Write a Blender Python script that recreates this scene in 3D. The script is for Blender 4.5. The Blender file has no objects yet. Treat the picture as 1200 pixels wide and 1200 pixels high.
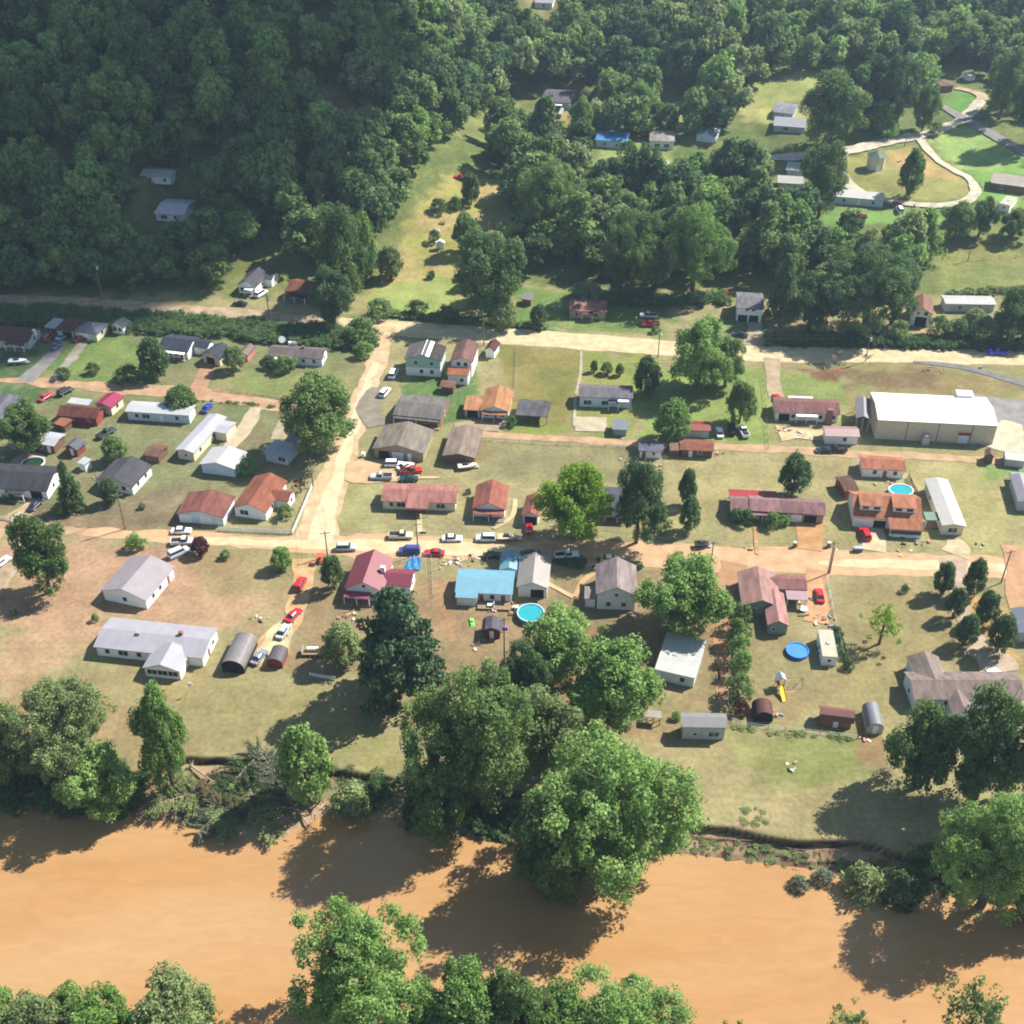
import bpy, math, random
import numpy as np
R = math.radians
C = bpy.context.scene.collection

# ------------------------------------------------------------------ camera, sky, sun, exposure
CAM_H, F_PX, DEP = 175.0, 1400.0, R(37.0)
cam_d = bpy.data.cameras.new('camera'); cam = bpy.data.objects.new('camera', cam_d); C.objects.link(cam)
cam.location = (0, 0, CAM_H); cam.rotation_euler = (R(90) - DEP, 0, 0)
cam_d.sensor_width = 36; cam_d.lens = F_PX / 1200 * 36; cam_d.clip_start = 1; cam_d.clip_end = 8000
bpy.context.scene.camera = cam
SUN_EL, SUN_AZ = R(46), R(62)                      # azimuth clockwise from +Y
SUN_V = (math.sin(SUN_AZ) * math.cos(SUN_EL), math.cos(SUN_AZ) * math.cos(SUN_EL), math.sin(SUN_EL))
w = bpy.data.worlds.new("World"); bpy.context.scene.world = w; w.use_nodes = True
nt = w.node_tree; sky = nt.nodes.new('ShaderNodeTexSky'); sky.sky_type = 'NISHITA'; sky.sun_disc = False
sky.sun_elevation = SUN_EL; sky.sun_rotation = SUN_AZ; sky.air_density = 1.4; sky.dust_density = .4
nt.links.new(sky.outputs[0], nt.nodes['Background'].inputs[0]); nt.nodes['Background'].inputs[1].default_value = 0.07
sd = bpy.data.lights.new('sun', 'SUN'); sd.energy = 5.0; sd.angle = R(0.53); sd.color = (1.0, 0.94, 0.84)
so = bpy.data.objects.new('sun', sd); C.objects.link(so)
from mathutils import Vector
so.rotation_euler = Vector(SUN_V).to_track_quat('Z', 'Y').to_euler(); so.location = (300, 200, 400)
vs = bpy.context.scene.view_settings; vs.view_transform = 'Standard'; vs.look = 'None'; vs.gamma = 1; vs.exposure = 1.17
bpy.context.scene.cycles.max_bounces = 6; bpy.context.scene.cycles.volume_bounces = 0
bpy.context.scene.cycles.transparent_max_bounces = 4; bpy.context.scene.cycles.filter_width = 1.9
LUM = 2.4                                         # how bright a sunlit level surface of albedo 1 comes out
CLOUDS, HAZE = True, 0.00014

# ------------------------------------------------------------------ colour helpers
def lin(c): return tuple(((v / 255) / 12.92 if v / 255 <= 0.04045 else ((v / 255 + 0.055) / 1.055) ** 2.4) for v in c)
def alb(c): return tuple(min(0.82, v / LUM) for v in lin(c))       # real-world base colour of a surface seen sunlit as c

# ------------------------------------------------------------------ pixel <-> world
SD, CD = math.sin(DEP), math.cos(DEP)
def ray(px, py):
    u = (px - 600) / F_PX; v = -(py - 600) / F_PX
    return u, CD + v * SD, -SD + v * CD
def at(px, py, z=0.0):
    dx, dy, dz = ray(px, py); t = (z - CAM_H) / dz
    return (dx * t, dy * t, z)
def proj(X, Y, Z):
    zc = Y * CD - (Z - CAM_H) * SD; yc = Y * SD + (Z - CAM_H) * CD
    return 600 + F_PX * X / zc, 600 - F_PX * yc / zc
def scale_at(Y, Z): return F_PX / (Y * CD - (Z - CAM_H) * SD)

# ------------------------------------------------------------------ noise and terrain
_rs = np.random.RandomState(7); _L = _rs.rand(8, 256, 256)
def vnoise(X, Y, s, k=0):
    x = np.asarray(X, float) / s + 1000; y = np.asarray(Y, float) / s + 1000
    xi = np.floor(x).astype(int); yi = np.floor(y).astype(int); fx = x - xi; fy = y - yi
    fx = fx * fx * (3 - 2 * fx); fy = fy * fy * (3 - 2 * fy); L = _L[k % 8]
    g = lambda a, b: L[a & 255, b & 255]
    return (g(xi, yi) * (1 - fx) + g(xi + 1, yi) * fx) * (1 - fy) + (g(xi, yi + 1) * (1 - fx) + g(xi + 1, yi + 1) * fx) * fy
def ss(a, b, x):
    t = np.clip((x - a) / (b - a), 0, 1); return t * t * (3 - 2 * t)
WATER_Z = -3.4
_top = [at(x, y, 0) for x, y in [(-200, 925), (0, 905), (120, 908), (220, 885), (300, 892), (400, 905), (470, 912), (520, 930), (600, 925), (700, 948), (800, 966), (850, 971), (880, 977), (950, 981), (1010, 986), (1060, 996), (1120, 1005), (1200, 1012), (1400, 1020)]]
_edg = [at(x, y, WATER_Z) for x, y in [(-200, 950), (0, 952), (110, 955), (190, 962), (260, 978), (330, 985), (375, 955), (440, 962), (520, 985), (600, 972), (700, 990), (780, 998), (850, 1006), (900, 1012), (1000, 1024), (1070, 1035), (1200, 1045), (1400, 1050)]]
TX, TY = [p[0] for p in _top], [p[1] for p in _top]; EX, EY = [p[0] for p in _edg], [p[1] for p in _edg]
def hgt(X, Y):
    X = np.asarray(X, float); Y = np.asarray(Y, float)
    yt = np.interp(X, TX, TY) + (vnoise(X, Y * 0, 4, 1) - .5) * 1.1 + (vnoise(X, Y * 0, 10, 2) - .5) * 1.6
    ye = np.minimum(np.interp(X, EX, EY), yt - 1.2)
    m = np.clip((Y - ye) / np.maximum(yt - ye, .5), 0, 1)
    bench = WATER_Z + 1.9 * m ** .8 + (vnoise(X, Y, 1.6, 3) - .5) * .7 * np.sin(np.pi * m)      # slumped bench below the cut edge
    bench = np.minimum(bench, -1.6)
    z = np.where(Y >= yt, 0.0, np.where(Y > yt - .5, -2.0 + (Y - yt + .5) * 4, bench))
    z = np.where(Y <= ye, np.maximum(WATER_Z + (Y - ye) * .5, -6.5), z)
    nb = 93 + 2.5 * np.sin(X * .05) + (vnoise(X, X * 0, 9, 4) - .5) * 4                         # near bank
    z = np.where((Y < nb + 3) & (Y < ye - 8), np.maximum(z, np.minimum(WATER_Z + (nb - Y) * .6, 0.5)), z)
    left = 0.36 * np.maximum(0, Y - 348) * ss(348, 420, Y)
    right = 0.05 * np.maximum(0, Y - 350) + 0.42 * np.maximum(0, Y - 570) * ss(560, 640, Y)
    wgt = ss(-75, 25, X + .12 * (Y - 350)); hl = left * (1 - wgt) + right * wgt
    hl = hl + (vnoise(X, Y, 70, 5) - .5) * 16 * ss(360, 520, Y) + (vnoise(X, Y, 25, 6) - .5) * 3 * ss(350, 420, Y)
    out = np.where(Y > 300, np.minimum(hl, 330), z)
    for px_, py_, pr_, pz_ in PADS:                                                             # levelled house plots
        k = 1 - ss(pr_, pr_ + 7, np.hypot(X - px_, Y - py_)); out = out * (1 - k) + pz_ * k
    return out
PADS = []
def hz(X, Y): return float(hgt(X, Y))
def G(px, py):                                     # where the ray through a pixel meets the terrain
    dx, dy, dz = ray(px, py)
    if dz > -.02: dz = -.02
    t0 = 60.0; t = t0
    while t < 6000:
        x, y, z = dx * t, dy * t, CAM_H + dz * t
        if z < hz(x, y): break
        t0 = t; t += 4 if z < 60 else 12
    for _ in range(18):
        m = (t0 + t) / 2
        if CAM_H + dz * m < hz(dx * m, dy * m): t = m
        else: t0 = m
    return (dx * t, dy * t, hz(dx * t, dy * t))

_p = [(q, G(*q[:2])) for q in [(182, 210, 9), (201, 252, 9), (652, 124, 9), (716, 172, 9), (777, 171, 9), (829, 163, 8), (919, 141, 8), (926, 152, 8), (1018, 97, 8), (1106, 105, 9), (1007, 241, 12), (1182, 226, 10), (932, 208, 9), (927, 223, 9), (288, 342, 8), (348, 352, 8), (394, 142, 5), (637, 12, 8), (1025, 199, 5)]]
PADS += [(p[0], p[1] + q[2] * .5, q[2], p[2]) for q, p in _p]

# ------------------------------------------------------------------ materials
MC = {}
def mat(key, col, rough=.85, var=.12, nscale=.6, metal=0.0, spec=.3, ribs=None, streak=0, bump=0, dark=None):
    if key in MC: return MC[key]
    m = bpy.data.materials.new(key); m.use_nodes = True; n = m.node_tree.nodes; l = m.node_tree.links; b = n['Principled BSDF']
    b.inputs['Roughness'].default_value = rough; b.inputs['Metallic'].default_value = metal; b.inputs['Specular IOR Level'].default_value = spec
    if var > 0:
        tc = n.new('ShaderNodeTexCoord'); no = n.new('ShaderNodeTexNoise'); no.inputs['Scale'].default_value = nscale; no.inputs['Detail'].default_value = 7
        mp = n.new('ShaderNodeMapping'); l.new(tc.outputs['Object'], mp.inputs[0]); l.new(mp.outputs[0], no.inputs[0])
        if streak: mp.inputs['Scale'].default_value = (1, .25, 1)
        cr = n.new('ShaderNodeValToRGB'); cr.color_ramp.elements[0].position = .3; cr.color_ramp.elements[1].position = .7
        d = dark or tuple(c * (1 - var * 2) for c in col)
        cr.color_ramp.elements[0].color = (*d, 1); cr.color_ramp.elements[1].color = (*[min(1, c * (1 + var)) for c in col], 1)
        l.new(no.outputs[0], cr.inputs[0]); l.new(cr.outputs[0], b.inputs[0])
        if ribs:
            wv = n.new('ShaderNodeTexWave'); wv.bands_direction = ribs; wv.inputs['Scale'].default_value = .9; l.new(tc.outputs['Object'], wv.inputs[0])
            bp = n.new('ShaderNodeBump'); bp.inputs['Strength'].default_value = .35; bp.inputs['Distance'].default_value = .08
            l.new(wv.outputs[0], bp.inputs['Height']); l.new(bp.outputs[0], b.inputs['Normal'])
        elif bump:
            n2 = n.new('ShaderNodeTexNoise'); n2.inputs['Scale'].default_value = 4; l.new(tc.outputs['Object'], n2.inputs[0])
            bp = n.new('ShaderNodeBump'); bp.inputs['Strength'].default_value = bump; bp.inputs['Distance'].default_value = .1
            l.new(n2.outputs[0], bp.inputs['Height']); l.new(bp.outputs[0], b.inputs['Normal'])
    else: b.inputs[0].default_value = (*col, 1)
    MC[key] = m; return m
def shingle(c):
    c = tuple(min(250, int(v * 1.07)) for v in c); return mat('shingle_%d_%d_%d' % c, alb(c), .9, .2, .9, bump=.5, streak=1)
def metalroof(c, r='X'): return mat('metal_roof_%d_%d_%d' % c + r, alb(c), .5, .06, .5, 0, .4, ribs=r)
def paint(c, rough=.7): return mat('painted_%d_%d_%d' % c, lin(c), rough, .06, .8)
def carpaint(c): return mat('car_paint_%d_%d_%d' % c, lin(c), .25, 0, spec=.5)
GLASS = mat('window_glass', (.03, .04, .05), .12, 0, spec=.6); TYRE = mat('tyre_rubber', (.02, .02, .02), .9, 0); RIM = mat('wheel_rim', (.5, .5, .52), .35, 0, .6)
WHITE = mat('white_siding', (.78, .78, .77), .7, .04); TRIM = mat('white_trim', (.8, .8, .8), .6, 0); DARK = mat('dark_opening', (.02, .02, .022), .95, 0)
BRICK = mat('red_brick', (.26, .12, .08), .9, .2, 5); WOOD = mat('weathered_wood', (.24, .17, .11), .9, .2, 2); CONC = mat('concrete', (.5, .46, .38), .9, .1, .5)
BARK = mat('tree_bark', (.13, .10, .075), .95, .3, 3); STEEL = mat('galvanised_steel', (.42, .43, .45), .45, .05, 1, .4); LAMPG = mat('headlight_glass', (.75, .75, .7), .15, 0); LAMPR = mat('tail_light_red', (.35, .01, .01), .2, 0)
def leafmat(key, c0, c1, tr=.42):
    m = bpy.data.materials.new(key); m.use_nodes = True; n = m.node_tree.nodes; l = m.node_tree.links; n.remove(n['Principled BSDF'])
    out = n['Material Output']; at_ = n.new('ShaderNodeAttribute'); at_.attribute_name = 'v'; oi = n.new('ShaderNodeObjectInfo')
    ad = n.new('ShaderNodeMath'); ad.operation = 'MULTIPLY_ADD'; l.new(oi.outputs['Random'], ad.inputs[0]); ad.inputs[1].default_value = .5; l.new(at_.outputs['Fac'], ad.inputs[2])
    sb = n.new('ShaderNodeMath'); sb.operation = 'SUBTRACT'; l.new(ad.outputs[0], sb.inputs[0]); sb.inputs[1].default_value = .25; sb.use_clamp = True
    cr = n.new('ShaderNodeMix'); cr.data_type = 'RGBA'; l.new(sb.outputs[0], cr.inputs[0]); cr.inputs[6].default_value = (*c0, 1); cr.inputs[7].default_value = (*c1, 1)
    di = n.new('ShaderNodeBsdfDiffuse'); tl = n.new('ShaderNodeBsdfTranslucent'); mx = n.new('ShaderNodeMixShader'); mx.inputs[0].default_value = tr
    l.new(cr.outputs[2], di.inputs[0]); l.new(cr.outputs[2], tl.inputs[0]); l.new(di.outputs[0], mx.inputs[1]); l.new(tl.outputs[0], mx.inputs[2]); l.new(mx.outputs[0], out.inputs[0])
    MC[key] = m; return m
LEAF = {
 'mid': leafmat('leaves_mid_green', (0.073, 0.130, 0.045), (0.243, 0.348, 0.121)),
 'dark': leafmat('leaves_dark_green', (0.05, 0.096, 0.045), (0.16, 0.255, 0.10)),
 'lime': leafmat('leaves_lime_green', (0.15, 0.28, 0.03), (0.32, 0.46, 0.08)),
 'bright': leafmat('leaves_bright_green', (0.10, 0.20, 0.045), (0.31, 0.45, 0.15)),
 'olive': leafmat('leaves_olive_green', (0.130, 0.178, 0.073), (0.340, 0.420, 0.178)),
 'pine': leafmat('needles_blue_green', (0.05, 0.095, 0.05), (0.17, 0.28, 0.14), .25),
 'grey': leafmat('leaves_grey_green', (.12, .15, .10), (.25, .28, .19)),
 'plum': leafmat('leaves_plum', (.05, .02, .025), (.13, .06, .06)),
 'brown': leafmat('twigs_brown', (.10, .075, .045), (.25, .20, .12)),
}

# ------------------------------------------------------------------ mesh helpers
class MB:
    def __init__(s): s.v = []; s.f = []; s.m = []
    def poly(s, vs, m=0):
        i = len(s.v); s.v += vs; s.f.append(tuple(range(i, i + len(vs)))); s.m.append(m)
    def box(s, x0, y0, z0, x1, y1, z1, m=0, top=None):
        i = len(s.v); a, b = (0, 0) if top is None else top
        s.v += [(x0, y0, z0), (x1, y0, z0), (x1, y1, z0), (x0, y1, z0), (x0 + a, y0 + b, z1), (x1 - a, y0 + b, z1), (x1 - a, y1 - b, z1), (x0 + a, y1 - b, z1)]
        for q in ((0, 3, 2, 1), (4, 5, 6, 7), (0, 1, 5, 4), (1, 2, 6, 5), (2, 3, 7, 6), (3, 0, 4, 7)): s.f.append(tuple(i + k for k in q)); s.m.append(m)
        return s
    def prism(s, sec, a, b, axis='x', m=0, caps=None):     # section points (t, z) swept along an axis
        n = len(sec); i = len(s.v)
        for e in (a, b): s.v += [((e, t, z) if axis == 'x' else (t, e, z)) for t, z in sec]
        for k in range(n): j = (k + 1) % n; s.f.append((i + k, i + j, i + n + j, i + n + k)); s.m.append(m)
        s.f.append(tuple(i + k for k in range(n))[::-1]); s.f.append(tuple(i + n + k for k in range(n))); s.m += [m if caps is None else caps] * 2
        return s
    def tube(s, p, q, r0, r1, n=7, m=0):
        p = Vector(p); q = Vector(q); d = (q - p).normalized(); u = d.orthogonal().normalized(); w_ = d.cross(u); i = len(s.v)
        for c, r in ((p, r0), (q, r1)):
            for k in range(n): a = 2 * math.pi * k / n; s.v.append(tuple(c + u * (r * math.cos(a)) + w_ * (r * math.sin(a))))
        for k in range(n): j = (k + 1) % n; s.f.append((i + k, i + j, i + n + j, i + n + k)); s.m.append(m)
        s.f.append(tuple(i + k for k in range(n))[::-1]); s.f.append(tuple(i + n + k for k in range(n))); s.m += [m, m]
        return s
    def mesh(s, name, mats, fix=True):
        me = bpy.data.meshes.new(name); me.from_pydata(s.v, [], s.f)
        for x in (mats if isinstance(mats, (list, tuple)) else [mats]): me.materials.append(x)
        if any(s.m): me.polygons.foreach_set('material_index', s.m)
        if fix:
            import bmesh
            bm = bmesh.new(); bm.from_mesh(me); bmesh.ops.recalc_face_normals(bm, faces=bm.faces); bm.to_mesh(me); bm.free()
        me.update(); return me
    def build(s, name, mats, parent=None):
        o = bpy.data.objects.new(name, s.mesh(name, mats)); C.objects.link(o)
        if parent: o.parent = parent
        return o
def tag(o, label, cat, group=None):
    o['label'] = label; o['category'] = cat
    if group: o['group'] = group
    return o
def thing(name, label, cat, loc, rz=0, group=None):
    o = bpy.data.objects.new(name, None); o.empty_display_size = .5; C.objects.link(o); o.location = loc; o.rotation_euler = (0, 0, rz)
    return tag(o, label, cat, group)
def child(name, me, parent, loc=(0, 0, 0), m=None):
    o = bpy.data.objects.new(name, me); C.objects.link(o); o.parent = parent; o.location = loc
    if m: o.material_slots[0].link = 'OBJECT'; o.material_slots[0].material = m
    return o
def structure(o): o['kind'] = 'structure'; return o
# ------------------------------------------------------------------ the ground, painted with its own soils and grasses
def axis(lo, hi, step, far0, far1):
    a = [lo]; s = step
    while a[-1] > far0: s *= 1.25; a.append(a[-1] - s)
    b = [hi]; s = step
    while b[-1] < far1: s *= 1.25; b.append(b[-1] + s)
    return np.array(a[::-1][:-1] + list(np.arange(lo, hi, step)) + b)
gx = axis(-300, 300, 1.1, -2500, 2500); gy = axis(75, 560, 1.1, -1200, 3500)
_lo, _hi = min(EY) - 1, max(TY) + 2; fy = np.arange(_lo, _hi, .27); gy = np.sort(np.concatenate([gy[(gy < _lo) | (gy >= _hi)], fy]))   # finer rows across the cut bank
gy = gy[np.concatenate([[True], np.diff(gy) > .1])]
XX, YY = np.meshgrid(gx, gy); ZZ = hgt(XX, YY)
def pdist(poly, X, Y):
    d = np.full(X.shape, 1e9); ins = np.zeros(X.shape, bool); n = len(poly)
    for i in range(n):
        x0, y0 = poly[i]; x1, y1 = poly[(i + 1) % n]; ex, ey = x1 - x0, y1 - y0; L2 = ex * ex + ey * ey + 1e-9
        t = np.clip(((X - x0) * ex + (Y - y0) * ey) / L2, 0, 1); d = np.minimum(d, (X - x0 - t * ex) ** 2 + (Y - y0 - t * ey) ** 2)
        c = ((y0 > Y) != (y1 > Y)) & (X < ex * (Y - y0) / (ey if abs(ey) > 1e-9 else 1e-9) + x0); ins ^= c
    return np.where(ins, -1, 1) * np.sqrt(d)
base = np.array(alb((188, 178, 124))); COL = np.tile(base, XX.shape + (1,))
n1 = vnoise(XX, YY, 14, 0); n2 = vnoise(XX, YY, 5, 1); n3 = vnoise(XX, YY, 2.0, 2); n4 = vnoise(XX, YY, 38, 3); n5 = vnoise(XX, YY, 1.1, 6)
def blend(mask, c):
    global COL
    COL = COL * (1 - mask[..., None]) + np.array(alb(c)) * mask[..., None]
def region(px, c, soft=4, a=1.0, c2=None):
    if max(q[1] for q in px) < 300: c = tuple(min(250, v * 1.13) for v in c); c2 = c2 and tuple(min(250, v * 1.13) for v in c2)
    P = [G(x, y)[:2] for x, y in px]; xs = [p[0] for p in P]; ys = [p[1] for p in P]; e = soft * 2 + 3
    i0, i1 = np.searchsorted(gx, [min(xs) - e, max(xs) + e]); j0, j1 = np.searchsorted(gy, [min(ys) - e, max(ys) + e])
    sl = (slice(j0, j1), slice(i0, i1)); X, Y = XX[sl], YY[sl]
    d = pdist(P, X, Y) + ((n2[sl] - .5) * 2 + (n3[sl] - .5)) * soft
    m = a * (1 - ss(-soft * .6, soft * .6, d)); cc = np.array(alb(c))
    if c2 is not None: k = ss(.3, .7, n1[sl] * .6 + n2[sl] * .4)[..., None]; cc = cc * (1 - k) + np.array(alb(c2)) * k
    COL[sl] = COL[sl] * (1 - m[..., None]) + cc * m[..., None]
# broad tones
blend(ss(.35, .75, n4) * .5, (168, 170, 104)); blend(ss(.55, .8, n1) * .35, (205, 182, 132))
region([(-300, 375), (420, 375), (440, 480), (330, 520), (200, 620), (-300, 620)], (128, 146, 88), 6, .9, (160, 158, 110))
region([(430, 345), (900, 345), (1300, 350), (1300, -100), (-300, -100), (-300, 350)], (120, 142, 72), 8, 1, (150, 160, 88))
FIELDS = [
 # px polygon, colour, softness, strength, second colour
 ([(75, 392), (150, 392), (185, 405), (180, 450), (90, 450), (60, 430)], (112, 150, 78), 2, 1, (140, 165, 85)),
 ([(0, 408), (50, 410), (45, 442), (0, 445)], (92, 128, 80), 2, 1, None),
 ([(245, 425), (330, 440), (420, 440), (425, 400), (440, 395), (430, 470), (340, 475), (245, 458)], (150, 165, 95), 3, 1, (175, 170, 110)),
 ([(0, 452), (60, 455), (60, 470), (0, 475)], (95, 130, 80), 2, 1, None),
 ([(45, 480), (330, 500), (330, 545), (200, 600), (45, 560)], (160, 150, 112), 4, .8, (150, 155, 105)),
 ([(0, 590), (100, 590), (230, 560), (240, 610), (130, 622), (0, 622)], (150, 128, 102), 4, .9, (160, 145, 115)),
 ([(0, 640), (60, 625), (240, 634), (330, 680), (270, 740), (110, 730), (60, 770), (0, 800)], (206, 162, 128), 6, 1, (220, 176, 138)),
 ([(0, 720), (110, 715), (110, 765), (40, 800), (0, 830)], (230, 184, 142), 6, .9, (212, 178, 132)),
 ([(130, 770), (300, 785), (440, 820), (440, 890), (230, 880), (160, 830)], (176, 166, 108), 8, .8, (196, 170, 112)),
 ([(205, 690), (300, 660), (340, 700), (280, 740), (205, 735)], (222, 184, 138), 4, .7, None),
 ([(255, 640), (345, 645), (335, 690), (240, 700), (215, 660)], (172, 165, 108), 4, .8, (190, 165, 115)),
 ([(395, 525), (450, 565), (450, 625), (390, 615), (385, 580)], (206, 200, 136), 3, .9, (188, 182, 120)),
 ([(540, 560), (690, 560), (690, 625), (540, 625)], (196, 186, 130), 4, .8, None),
 ([(565, 512), (780, 522), (770, 560), (560, 560)], (166, 156, 110), 3, .9, (180, 170, 118)),
 ([(480, 440), (560, 430), (560, 480), (520, 500), (475, 465)], (110, 150, 80), 2, 1, None),
 ([(588, 405), (680, 412), (670, 508), (590, 508)], (150, 150, 78), 2, 1, (172, 160, 88)),
 ([(600, 495), (670, 500), (670, 508), (600, 506)], (160, 175, 80), 1.5, 1, None),
 ([(684, 412), (770, 420), (770, 460), (745, 512), (680, 508)], (158, 172, 84), 3, 1, (175, 180, 92)),
 ([(745, 440), (905, 430), (905, 520), (745, 518)], (146, 176, 84), 3, 1, (168, 188, 96)),
 ([(905, 432), (990, 432), (1000, 520), (985, 500), (905, 470)], (134, 166, 84), 3, 1, (160, 178, 96)),
 ([(990, 428), (1120, 428), (1200, 455), (1200, 470), (1020, 465), (1000, 490)], (176, 158, 104), 4, 1, (160, 165, 92)),
 ([(985, 430), (1120, 430), (1090, 450), (990, 455)], (150, 122, 92), 3, .8, None),
 ([(920, 430), (988, 432), (985, 448), (960, 446)], (190, 110, 82), 1.2, .9, (150, 100, 78)),
 ([(780, 535), (1000, 540), (990, 560), (850, 600), (780, 620)], (205, 192, 132), 5, .9, (190, 178, 118)),
 ([(1060, 545), (1200, 548), (1200, 650), (1060, 645)], (214, 200, 136), 5, .9, (196, 190, 118)),
 ([(1150, 545), (1195, 548), (1190, 565), (1150, 565)], (150, 180, 95), 2, .9, None),
 ([(850, 600), (1000, 612), (1060, 640), (850, 645)], (188, 178, 116), 3, .8, (202, 185, 128)),
 ([(975, 680), (1130, 680), (1200, 760), (1060, 790), (980, 800)], (192, 172, 120), 5, 1, (178, 164, 108)),
 ([(1140, 705), (1165, 700), (1200, 740), (1195, 775), (1150, 770), (1130, 735)], (228, 182, 112), 2.5, 1, None),
 ([(980, 790), (1060, 790), (1060, 850), (1000, 860)], (178, 172, 108), 4, .8, (190, 175, 115)),
 ([(870, 700), (975, 770), (1000, 830), (860, 850), (850, 790)], (184, 162, 112), 4, .9, (176, 166, 110)),
 ([(640, 670), (860, 660), (862, 860), (740, 860), (610, 800), (600, 745)], (186, 146, 108), 4, 1, (172, 150, 108)),
 ([(380, 660), (540, 665), (600, 750), (600, 800), (400, 790), (330, 790), (360, 700)], (176, 156, 110), 5, .9, (186, 150, 112)),
 ([(525, 670), (535, 660), (530, 760), (510, 700)], (200, 156, 112), 2, .8, None),
 ([(800, 800), (855, 800), (856, 870), (745, 865), (745, 800)], (188, 150, 108), 4, .9, (176, 165, 110)),
 ([(855, 860), (1040, 868), (1035, 890), (985, 925), (870, 920), (850, 890)], (158, 166, 92), 3, 1, (184, 180, 112)),
 ([(745, 880), (855, 880), (880, 930), (1100, 960), (1100, 990), (820, 968), (760, 940)], (200, 184, 130), 5, 1, (188, 174, 118)),
 ([(1010, 860), (1040, 868), (1036, 900), (1005, 890)], (180, 140, 104), 2, .8, None),
 ([(866, 945), (905, 942), (905, 972), (862, 974)], (205, 180, 130), 1.5, .9, (170, 170, 115)),
 ([(330, 830), (480, 850), (480, 910), (340, 900)], (188, 178, 116), 5, .9, (170, 168, 104)),
 ([(0, 820), (110, 790), (230, 900), (0, 905)], (180, 160, 110), 6, .8, (190, 158, 110)),
 # hillside openings
 ([(430, 352), (445, 322), (470, 290), (475, 262), (492, 235), (520, 205), (600, 215), (600, 270), (560, 300), (540, 360)], (192, 190, 96), 3, 1, (214, 192, 120)),
 ([(440, 335), (530, 320), (545, 360), (480, 375), (432, 360)], (170, 206, 96), 3, .9, (186, 206, 108)),
 ([(370, 108), (405, 105), (412, 130), (372, 132)], (170, 140, 92), 2, 1, None),
 ([(630, 128), (665, 130), (665, 165), (640, 175), (625, 150)], (176, 158, 92), 2, 1, None),
 ([(600, 330), (800, 350), (780, 392), (600, 385)], (120, 160, 76), 3, 1, (150, 175, 90)),
 ([(690, 230), (760, 215), (760, 245), (700, 250)], (120, 140, 90), 2, 1, None),
 ([(700, 170), (790, 165), (785, 200), (700, 195)], (150, 170, 90), 2, 1, None),
 ([(770, 125), (800, 120), (815, 150), (775, 150)], (176, 182, 88), 2, 1, None),
 ([(860, 130), (890, 95), (1000, 85), (1010, 105), (990, 130), (880, 150)], (166, 178, 96), 3, 1, (190, 190, 110)),
 ([(975, 190), (1060, 170), (1140, 215), (1140, 235), (1040, 238), (990, 215)], (168, 165, 92), 2, 1, (150, 170, 85)),
 ([(1030, 176), (1070, 172), (1130, 200), (1120, 212), (1050, 200)], (210, 170, 110), 2, .8, (180, 165, 95)),
 ([(1085, 165), (1140, 140), (1200, 185), (1200, 250), (1150, 235), (1140, 205)], (128, 178, 82), 3, 1, (160, 190, 100)),
 ([(1100, 118), (1130, 102), (1150, 112), (1135, 136)], (110, 160, 72), 2, 1, None),
 ([(970, 245), (1110, 245), (1105, 265), (960, 262)], (130, 172, 84), 2, 1, None),
 ([(1092, 282), (1200, 275), (1200, 345), (1110, 345), (1095, 320)], (168, 170, 92), 3, 1, (150, 165, 82)),
 ([(860, 345), (905, 370), (900, 400), (845, 398)], (136, 160, 84), 2, 1, None),
 ([(1075, 385), (1110, 385), (1110, 395), (1070, 395)], (225, 195, 150), 1, 1, None),
]
for f in FIELDS: region(*f)
# mowing stripes, tyre wear, fine grain
blend((ss(.5, .9, n3) * .22), (150, 140, 92)); blend((ss(.62, .9, n5) * .25), (206, 192, 140))
# woodland floor and bare cut bank
yt = np.interp(XX, TX, TY) + (vnoise(XX, YY * 0, 4, 1) - .5) * 1.1 + (vnoise(XX, YY * 0, 10, 2) - .5) * 1.6
bk = ss(.0, .25, yt - YY) * (YY > 110) * (YY < 300)
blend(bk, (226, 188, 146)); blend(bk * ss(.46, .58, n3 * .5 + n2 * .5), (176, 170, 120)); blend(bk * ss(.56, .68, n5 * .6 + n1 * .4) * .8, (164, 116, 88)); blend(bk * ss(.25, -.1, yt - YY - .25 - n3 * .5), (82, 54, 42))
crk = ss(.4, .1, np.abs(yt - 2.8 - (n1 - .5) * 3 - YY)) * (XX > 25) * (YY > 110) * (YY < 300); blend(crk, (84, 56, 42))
blend((YY < 110) * .9, (110, 120, 70))
COL = COL * .9 + COL.mean(-1, keepdims=True) * np.array([1.04, 1.0, .94]) * .1
vy, vx = XX.shape
ve = np.stack([XX, YY, ZZ], -1).reshape(-1, 3); ii = np.arange(vy * vx).reshape(vy, vx)
fa = np.stack([ii[:-1, :-1], ii[:-1, 1:], ii[1:, 1:], ii[1:, :-1]], -1).reshape(-1, 4)
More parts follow.
